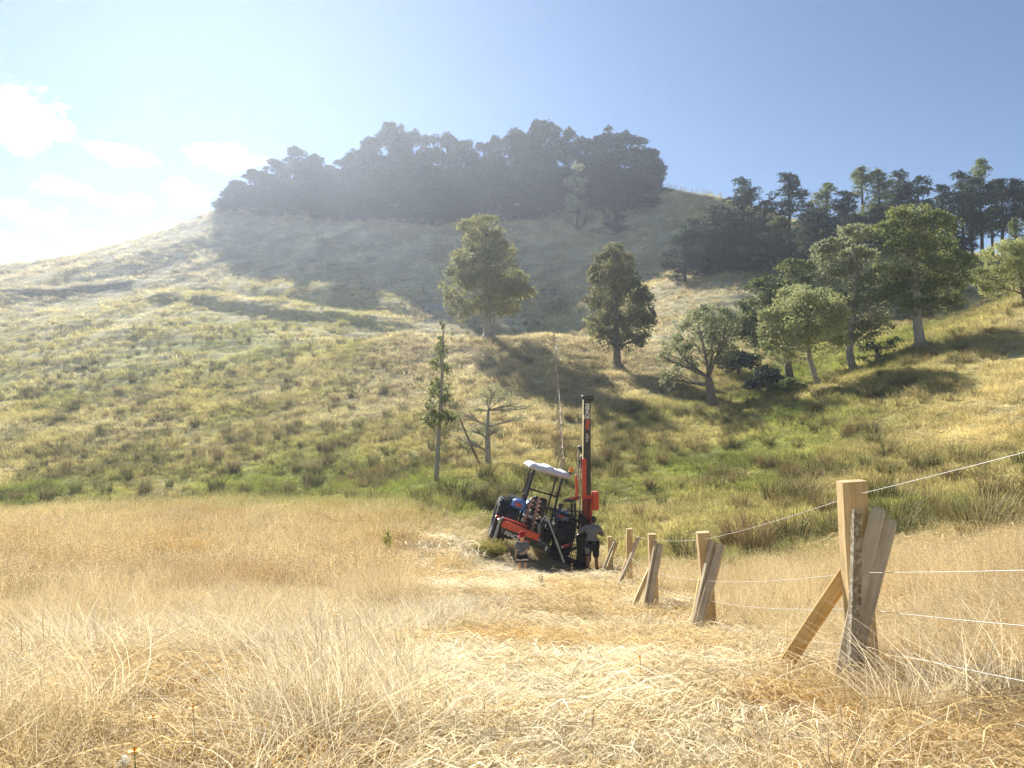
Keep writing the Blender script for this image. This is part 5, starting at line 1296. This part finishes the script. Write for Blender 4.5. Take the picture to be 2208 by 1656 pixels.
# the man at the levers, seen from behind
mx_ = at(1277, 1230, 23.6); mp = Vector((mx_[0], mx_[1], ground(mx_[0], mx_[1])))
man = empty('person', mp, (0, 0, R(-6)), label='man in a grey shirt and dark shorts working the levers, seen from behind', cat='person')
J = dict(hl=(-.10, 0, .90), hr=(.10, .0, .90), kl=(-.125, .05, .47), kr=(.125, .05, .47), al=(-.14, 0, .07), ar=(.15, .01, .07), pel=(0, 0, .96), wst=(0, .02, 1.10), chs=(0, .07, 1.32),
         nk=(.02, .12, 1.48), hd=(.05, .20, 1.60), sl=(-.19, .08, 1.41), sr=(.20, .08, 1.40), el=(-.395, .14, 1.22), er=(.345, .20, 1.15), wl=(-.365, .34, 1.37), wr=(.16, .40, 1.20))
b = MB()
cap_(b, (-.06, 0, .96), (.06, 0, .96), .125, .125); cap_(b, J['pel'], J['wst'], .14, .135); cap_(b, J['wst'], J['chs'], .14, .155); cap_(b, (-.11, .07, 1.34), (.11, .07, 1.34), .115, .115)
cap_(b, (-.15, .08, 1.42), (.15, .08, 1.42), .062, .062); cap_(b, (0, .09, 1.42), J['nk'], .066, .058); cap_(b, J['nk'], (.04, .17, 1.55), .058, .058)
for s_ in 'lr':
    cap_(b, J['h' + s_], J['k' + s_], .092, .058); k_ = Vector(J['k' + s_]); a_ = Vector(J['a' + s_])
    cap_(b, k_, k_.lerp(a_, .35) + Vector((0, -.022, 0)), .056, .060); cap_(b, k_.lerp(a_, .35) + Vector((0, -.022, 0)), a_, .058, .036)
    cap_(b, J['s' + s_], J['e' + s_], .054, .042); e_ = Vector(J['e' + s_]); w_ = Vector(J['w' + s_]); cap_(b, e_, e_.lerp(w_, .3), .043, .044); cap_(b, e_.lerp(w_, .3), w_, .044, .028)
    cap_(b, (a_.x, -.05, .035), (a_.x, .17, .03), .036, .032)
hand(b, J['wl'], (.05, .5, .6), (.7, .3, -.2), 1.0, 1, .55); hand(b, J['wr'], (-.5, .6, .1), (-.5, -.2, -.6), 1.0, -1, .55)
MH = Matrix.Rotation(R(172), 3, 'Z') @ Matrix.Rotation(R(16), 3, 'X')
T = head(b, J['hd'], MH, 1.06)
mb_ = fuse('body', b, .0085, SKIN_TAN, man, 3); eyes(mb_, T, 1.06, MH)
b = MB(); cap_(b, (-.065, 0, 1.0), (.065, 0, 1.0), .148, .148); cap_(b, (0, 0, 1.0), J['wst'], .158, .155); cap_(b, J['wst'], J['chs'], .158, .172); cap_(b, (-.115, .07, 1.34), (.115, .07, 1.34), .13, .13); cap_(b, (-.17, .08, 1.42), (.17, .08, 1.42), .072, .072)
for s_ in 'lr':
    e_ = Vector(J['s' + s_]).lerp(Vector(J['e' + s_]), .72); cap_(b, J['s' + s_], e_, .072, .068)
cap_(b, (0, .09, 1.42), (.01, .11, 1.465), .07, .068)
fuse('shirt', b, .011, cloth('grey_shirt', (.205, .195, .20)), man, 3)
b = MB(); cap_(b, (-.07, 0, .95), (.07, 0, .95), .142, .142)
for s_, kn in (('l', .74), ('r', .9)):
    h_, k_ = Vector(J['h' + s_]), Vector(J['k' + s_]); cap_(b, h_, h_.lerp(k_, kn * .85), .118, .098)
sh = fuse('shorts', b, .011, cloth('dark_shorts', (.055, .05, .055)), man, 3)
b = MB(); h_, k_ = Vector(J['hl']), Vector(J['kl']); cap_(b, h_.lerp(k_, .32) + Vector((-.018, -.02, 0)), h_.lerp(k_, .55) + Vector((-.012, -.018, 0)), .1, .093); fuse('pocket_panel', b, .011, cloth('pale_grey_panel', (.30, .28, .26)), sh, 2)
b = MB()
for i in range(20):
    t0, t1 = 2 * math.pi * i / 20, 2 * math.pi * (i + 1) / 20
    cap_(b, (.20 * math.cos(t0), .153 * math.sin(t0), 1.0), (.20 * math.cos(t1), .153 * math.sin(t1), 1.0), .022, .022, 6)
b.box((.17, -.10, .90), (.12, .06, .2), bev=.02).box((-.06, -.165, .97), (.16, .03, .1), bev=.015)
b.build('tool_belt', cloth('black_belt', (.02, .018, .016)), man, smooth=True)
b = MB(); M4 = T
ball(b, T(0, .022, .04), (.080 * 1.06, .090 * 1.06, .086 * 1.06), MH); ball(b, T(0, .055, -.02), (.070 * 1.06, .052 * 1.06, .07 * 1.06), MH); fuse('hair', b, .009, HAIR, man, 2)
for s_ in 'lr':
    a_ = Vector(J['a' + s_]); b = MB(); cap_(b, (a_.x, -.045, .052), (a_.x, .18, .042), .05, .044); cap_(b, a_ + Vector((0, 0, -.02)), a_ + Vector((0, 0, .11)), .05, .052); fuse('boot', b, .01, cloth('work_boot', (.07, .05, .035)), man, 2)

# the child in the red cap, walking towards the camera
cx_ = at(1126, 1236, 21.3); cp = Vector((cx_[0], cx_[1], ground(cx_[0], cx_[1])))
child = empty('person', cp, (0, 0, R(-10)), label='small child in a red cap and grey tee shirt walking in front of the tractor', cat='person')
q = 1.17 / 1.2
J = dict(hl=(-.07, 0, .52), hr=(.07, .0, .52), kl=(-.085, -.02, .29), kr=(.095, -.06, .30), al=(-.095, .10, .07), ar=(.10, -.08, .055), sl=(-.125, 0, .84), sr=(.125, 0, .84), el=(-.175, .02, .66), er=(.185, -.02, .67), wl=(-.165, -.05, .50), wr=(.045, -.16, .60), hd=(0, -.015, 1.035))
b = MB(); cap_(b, (-.04, 0, .56), (.04, 0, .56), .085, .085); cap_(b, (0, 0, .6), (0, 0, .76), .092, .095); cap_(b, (-.07, 0, .80), (.07, 0, .80), .07, .07); cap_(b, (0, 0, .82), (0, -.005, .93), .045, .04)
for s_ in 'lr':
    k_, a_ = Vector(J['k' + s_]), Vector(J['a' + s_])
    cap_(b, J['h' + s_], k_, .062, .043); cap_(b, k_, k_.lerp(a_, .35), .042, .043); cap_(b, k_.lerp(a_, .35), a_, .043, .027); cap_(b, J['s' + s_], J['e' + s_], .036, .029); cap_(b, J['e' + s_], J['w' + s_], .030, .021)
    cap_(b, a_ + Vector((0, .02, -.035)), a_ + Vector((0, -.11, -.04)), .026, .024)
hand(b, J['wl'], (.05, -.15, -1), (1, 0, 0), .68, 1, .35); hand(b, J['wr'], (-.9, -.25, -.15), (0, .4, -.8), .68, 1, .5)
CH = Matrix.Rotation(R(-24), 3, 'Z') @ Matrix.Rotation(R(9), 3, 'X')
T = head(b, J['hd'], CH, 1.0); cb_ = fuse('body', b, .0065, SKIN_FAIR, child, 3); eyes(cb_, T, 1.0, CH)
b = MB(); cap_(b, (-.05, 0, .55), (.05, 0, .55), .105, .105); cap_(b, (0, 0, .58), (0, 0, .76), .112, .112); cap_(b, (-.08, 0, .795), (.08, 0, .795), .082, .082); cap_(b, (-.11, 0, .835), (.11, 0, .835), .046, .046)
for s_ in 'lr': cap_(b, J['s' + s_], Vector(J['s' + s_]).lerp(Vector(J['e' + s_]), .72), .052, .05)
fuse('tee_shirt', b, .008, cloth('grey_tee', (.15, .16, .20)), child, 3)
blk, wht = cloth('black_hem', (.02, .02, .022)), cloth('white_stripe', (.62, .60, .58))
b = MB(); cap_(b, (-.055, 0, .51), (.055, 0, .51), .105, .105)
for s_ in 'lr': cap_(b, J['h' + s_], Vector(J['h' + s_]).lerp(Vector(J['k' + s_]), .62), .085, .082)
so = fuse('shorts', b, .008, blk, child, 3)
b = MB()
for s_ in 'lr':
    h_, k_ = Vector(J['h' + s_]), Vector(J['k' + s_]); b.tube([h_.lerp(k_, .50), h_.lerp(k_, .68)], [.0905, .0905], 20)
b.build('hem_stripe', wht, so, smooth=True)
b = MB(); prof = [(.088, -.03), (.092, 0), (.088, .04), (.066, .078), (.035, .094), (0, .098)]
b.lathe(prof, Matrix.Translation(T(0, .012, .045)) @ CH.to_4x4() @ Matrix.Diagonal((.93, 1.1, 1, 1)), 24)
v = []; f = []
for i in range(13):
    an = math.pi * (1 + i / 12)
    for rr, dz in ((.085, .012), (.085, .004), (.085 + .075 * abs(math.sin(an)) ** .6, -.012), (.085 + .075 * abs(math.sin(an)) ** .6, -.004)):
        v.append(T(math.cos(an) * rr * .93, .012 + math.sin(an) * rr * 1.1, .022 + dz))
for i in range(12):
    for k in range(4): f.append((i * 4 + k, i * 4 + (k + 1) % 4, i * 4 + 4 + (k + 1) % 4, i * 4 + 4 + k))
b.add(v, f + [(0, 1, 2, 3), (51, 50, 49, 48)])
b.build('cap', cloth('red_cap', (.38, .022, .035)), child, smooth=True)
b = MB(); ball(b, T(0, .03, -.005), (.080, .082, .075), CH); fuse('hair', b, .009, paint('fair_hair', (.24, .15, .07), .55, var=.3, scale=40, bump=.4), child, 1)
for s_ in 'lr':
    a_ = Vector(J['a' + s_]); b = MB(); cap_(b, a_ + Vector((0, .025, -.032)), a_ + Vector((0, -.12, -.04)), .034, .03); cap_(b, a_ + Vector((0, 0, -.02)), a_ + Vector((0, 0, .03)), .034, .034); fuse('shoe', b, .008, cloth('dark_shoe', (.05, .04, .035)), child, 2)
# ------------------------------------------------------------------ small things in the grass
M_PETAL = paint('yellow_petal', (.75, .40, .004), .6, var=.1); M_STEM = paint('flower_stem', (.16, .17, .05), .7, var=.2); M_FLUFF = leaf_mat('seed_fluff', (.7, .66, .58), (.75, .72, .64), (.8, .78, .72), .55)
g = random.Random(4)
def flower(px, py, Y, label, grp, s=1.0):
    t = Vector(at(px, py, Y)); z = ground(t.x, t.y); h_ = max(.12, t.z - z)
    o = empty('yellow_flower', (t.x, t.y, z), label=label, cat='flower', group=grp)
    MB().tube([(0, 0, -.02), (.01, .01, h_ * .5), (0, 0, h_ - .004)], .0022, 6).build('stem', M_STEM, o)
    b = MB()
    for ring, (n_, L, tl) in enumerate(((15, .019, .25), (11, .013, .6), (7, .008, 1.0))):
        for k in range(n_):
            a = 2 * math.pi * k / n_ + ring * .3; d = Vector((math.cos(a) * math.cos(tl), math.sin(a) * math.cos(tl), math.sin(tl))); p_ = Vector((-math.sin(a), math.cos(a), 0))
            c = Vector((0, 0, h_ + .002 * ring)); q = c + d * L * s
            b.add([c - p_ * .0016, c + p_ * .0016, q + p_ * .0030 * s, q + d * .002, q - p_ * .0030 * s], [(0, 1, 2, 3, 4)])
    b.lathe([(0, -.008), (.006, -.003), (.007, .001), (0, .002)], Matrix.Translation((0, 0, h_)), 10)
    f = b.build('flower_head', M_PETAL, o); f.rotation_euler = (0, 0, g.uniform(0, 6))
    return o
flower(290, 1621, 2.75, 'largest yellow flower, at the bottom left of the picture', None, 1.1)
for px, py, Y in ((330,1548,3.3),(416,1528,3.3),(620,1437,4.2),(735,1363,5.2),(725,1326,5.9),(92,1338,5.6),(200,1437,4.3),(45,1362,5.2),(842,1386,5.0),(1380,1418,4.6)):
    flower(px, py, Y, 'small yellow flower on a thin stem in the dry grass', 'yellow flowers in the dry grass', .9)
t = Vector(at(262, 1642, 2.6)); z = ground(t.x, t.y); o = empty('seed_head', (t.x, t.y, z), label='round white seed clock beside the largest yellow flower', cat='seed head')
h_ = t.z - z; MB().tube([(0, 0, -.02), (.004, 0, h_)], .002, 6).build('stem', M_STEM, o); b = MB()
for k in range(45):
    d = Vector((g.gauss(0, 1), g.gauss(0, 1), g.gauss(0, 1))).normalized(); p_ = d.orthogonal().normalized(); c = Vector((.004, 0, h_)); q = c + d * .02; e = d.cross(p_)
    b.add([c + d * .003, q - p_ * .0025 + d * .001, q + p_ * .0025 + d * .001], [(0, 1, 2)]); b.add([c + d * .004, q - e * .0025 + d * .001, q + e * .0025 + d * .001], [(0, 1, 2)])
b.build('fluff', M_FLUFF, o)
M_CLOD = paint('dark_clod', (.055, .04, .028), .9, var=.4, scale=20, bump=.6)
for i, (px, py, sz, lab) in enumerate(((118,1492,.11,'dark earth clod half hidden in the straw at far left'), (826,1226,.22,'dark brown clod on the pale straw left of the child'), (1115,1362,.035,'small dark dropping in the middle of the trodden path'), (1450,1318,.13,'dark clod of turned earth between the second and third posts'))):
    h_ = hit(px, py); bm = bmesh.new(); bmesh.ops.create_icosphere(bm, subdivisions=4, radius=sz)
    for v in bm.verts:
        k = 1 + .45 * mnoise.noise(v.co * (1.6 / sz) + Vector((i * 9, 0, 0))) + .22 * mnoise.noise(v.co * (4.5 / sz)); v.co = Vector((v.co.x * k * 1.2, v.co.y * k, v.co.z * k * .75))
    me = bpy.data.meshes.new('earth_clod'); bm.to_mesh(me); bm.free(); me.materials.append(M_CLOD)
    o = bpy.data.objects.new('earth_clod', me); COL.objects.link(o); o.location = h_ + Vector((0, 0, sz * .75)); tag(o, lab, 'clod')
# weeds: thin stalks with sparse leaves and seed tops
LEAF_WEED = leaf_mat('weed_leaf', (.26, .27, .06), (.42, .40, .10), (.55, .50, .20), .45)
LEAF_SEED = leaf_mat('weed_seed', (.20, .14, .08), (.36, .27, .16), (.60, .52, .38), .35)
def weed(px, base, top, Y, w, label, n=500, mat=None, size=.05, group=None, name='weed'):
    s = Y / F; x0 = at(px, base, Y); z = ground(x0[0], x0[1]); H = at(px, top, Y)[2] - z; rr = w * s
    gg = random.Random(int(px)); bl = [(gg.uniform(-.7, .7) * rr, gg.uniform(-.7, .7) * rr, H * gg.uniform(.2, 1.0), rr * .35, rr * .35, H * .12) for _ in range(12)]
    o = make_tree(bl, [(0, 0, -.1, .012), (.01, 0, H * .4, .009), (0, 0, H * .7, .006)], n, size, mat or LEAF_WEED, M_STEM, seed=int(px), label=label, cat='weed', name=name, group=group, roots=False, limb_r=.5, rmin=.0035, crown_kw=dict(shell=.1, clump=.3))
    o.location = (x0[0], x0[1], z); return o
h_ = hit(1050, 1196); vv, ff = [], []
for i, (dx, dy, R0, hh) in enumerate(((0, 0, .35, .62), (-.4, .1, .3, .45), (.42, -.05, .26, .40), (-.1, -.3, .3, .42), (.15, .35, .3, .6))):
    v_, f_ = tuft(900 + i, 260, R0, hh, .012, lean=.5, droop=.5, k=4, seeds=7, seed_size=.02); ff.append(f_ + sum(len(q) for q in vv)); vv.append(v_ + np.array([dx, dy, 0]))
o = mesh_np('weed_bush', np.vstack(vv), np.vstack(ff), blade_mat('weed_green', .45, own=((.30, .28, .07), (.62, .54, .16)))); o.location = h_; o.scale = (.72, .72, .85)
tag(o, 'yellow green leafy weed bush beside the left rear wheel', 'weed')
weed(838, 1195, 1128, 19, 15, 'tall leafy weed stalk standing in the hay left of the machine', 420)
weed(1165, 1300, 1238, 13.5, 9, 'thin dark weed stalk rising from the straw in front of the tractor', 90, LEAF_SEED, .03)
weed(2085, 1420, 1325, 6.6, 45, 'dark branching dead weed in the hay behind the wires at right', 260, LEAF_SEED, .025)
weed(700, 1125, 1098, 27.5, 12, 'green weed clump just below the brow', 300)
for px, tp, Y in ((60,1098,29),(150,1092,30),(262,1086,30.5),(340,1085,31),(455,1078,31),(520,1074,31),(585,1076,31),(640,1078,31),(705,1078,30.5),(770,1080,30),(840,1084,29),(905,1090,28)):
    weed(px, 1110, tp, Y, 12, 'straw stalk with a pale seed head sticking up along the brow of the knoll', 150, LEAF_SEED, .06, 'seed stalks along the brow')
# ------------------------------------------------------------------ haze
HZ0, HZ1 = float(V[:, 2].min()) - 1.0, 82.0
hz = MB().box((0, 0, (HZ0 + HZ1) / 2), (760, 760, HZ1 - HZ0)).build('haze', None)
m, n, l, out = new_mat('haze_air')
pv = n.new('ShaderNodeVolumePrincipled')
pv.inputs['Color'].default_value = (.72, .81, 1.0, 1); pv.inputs['Density'].default_value = HAZE
pv.inputs['Anisotropy'].default_value = HAZE_G
l.new(pv.outputs[0], out.inputs['Volume'])
hz.data.materials.append(m)
tag(hz, kind='stuff', label='thin sunlit haze filling the valley air')
hz.display_type = 'WIRE'
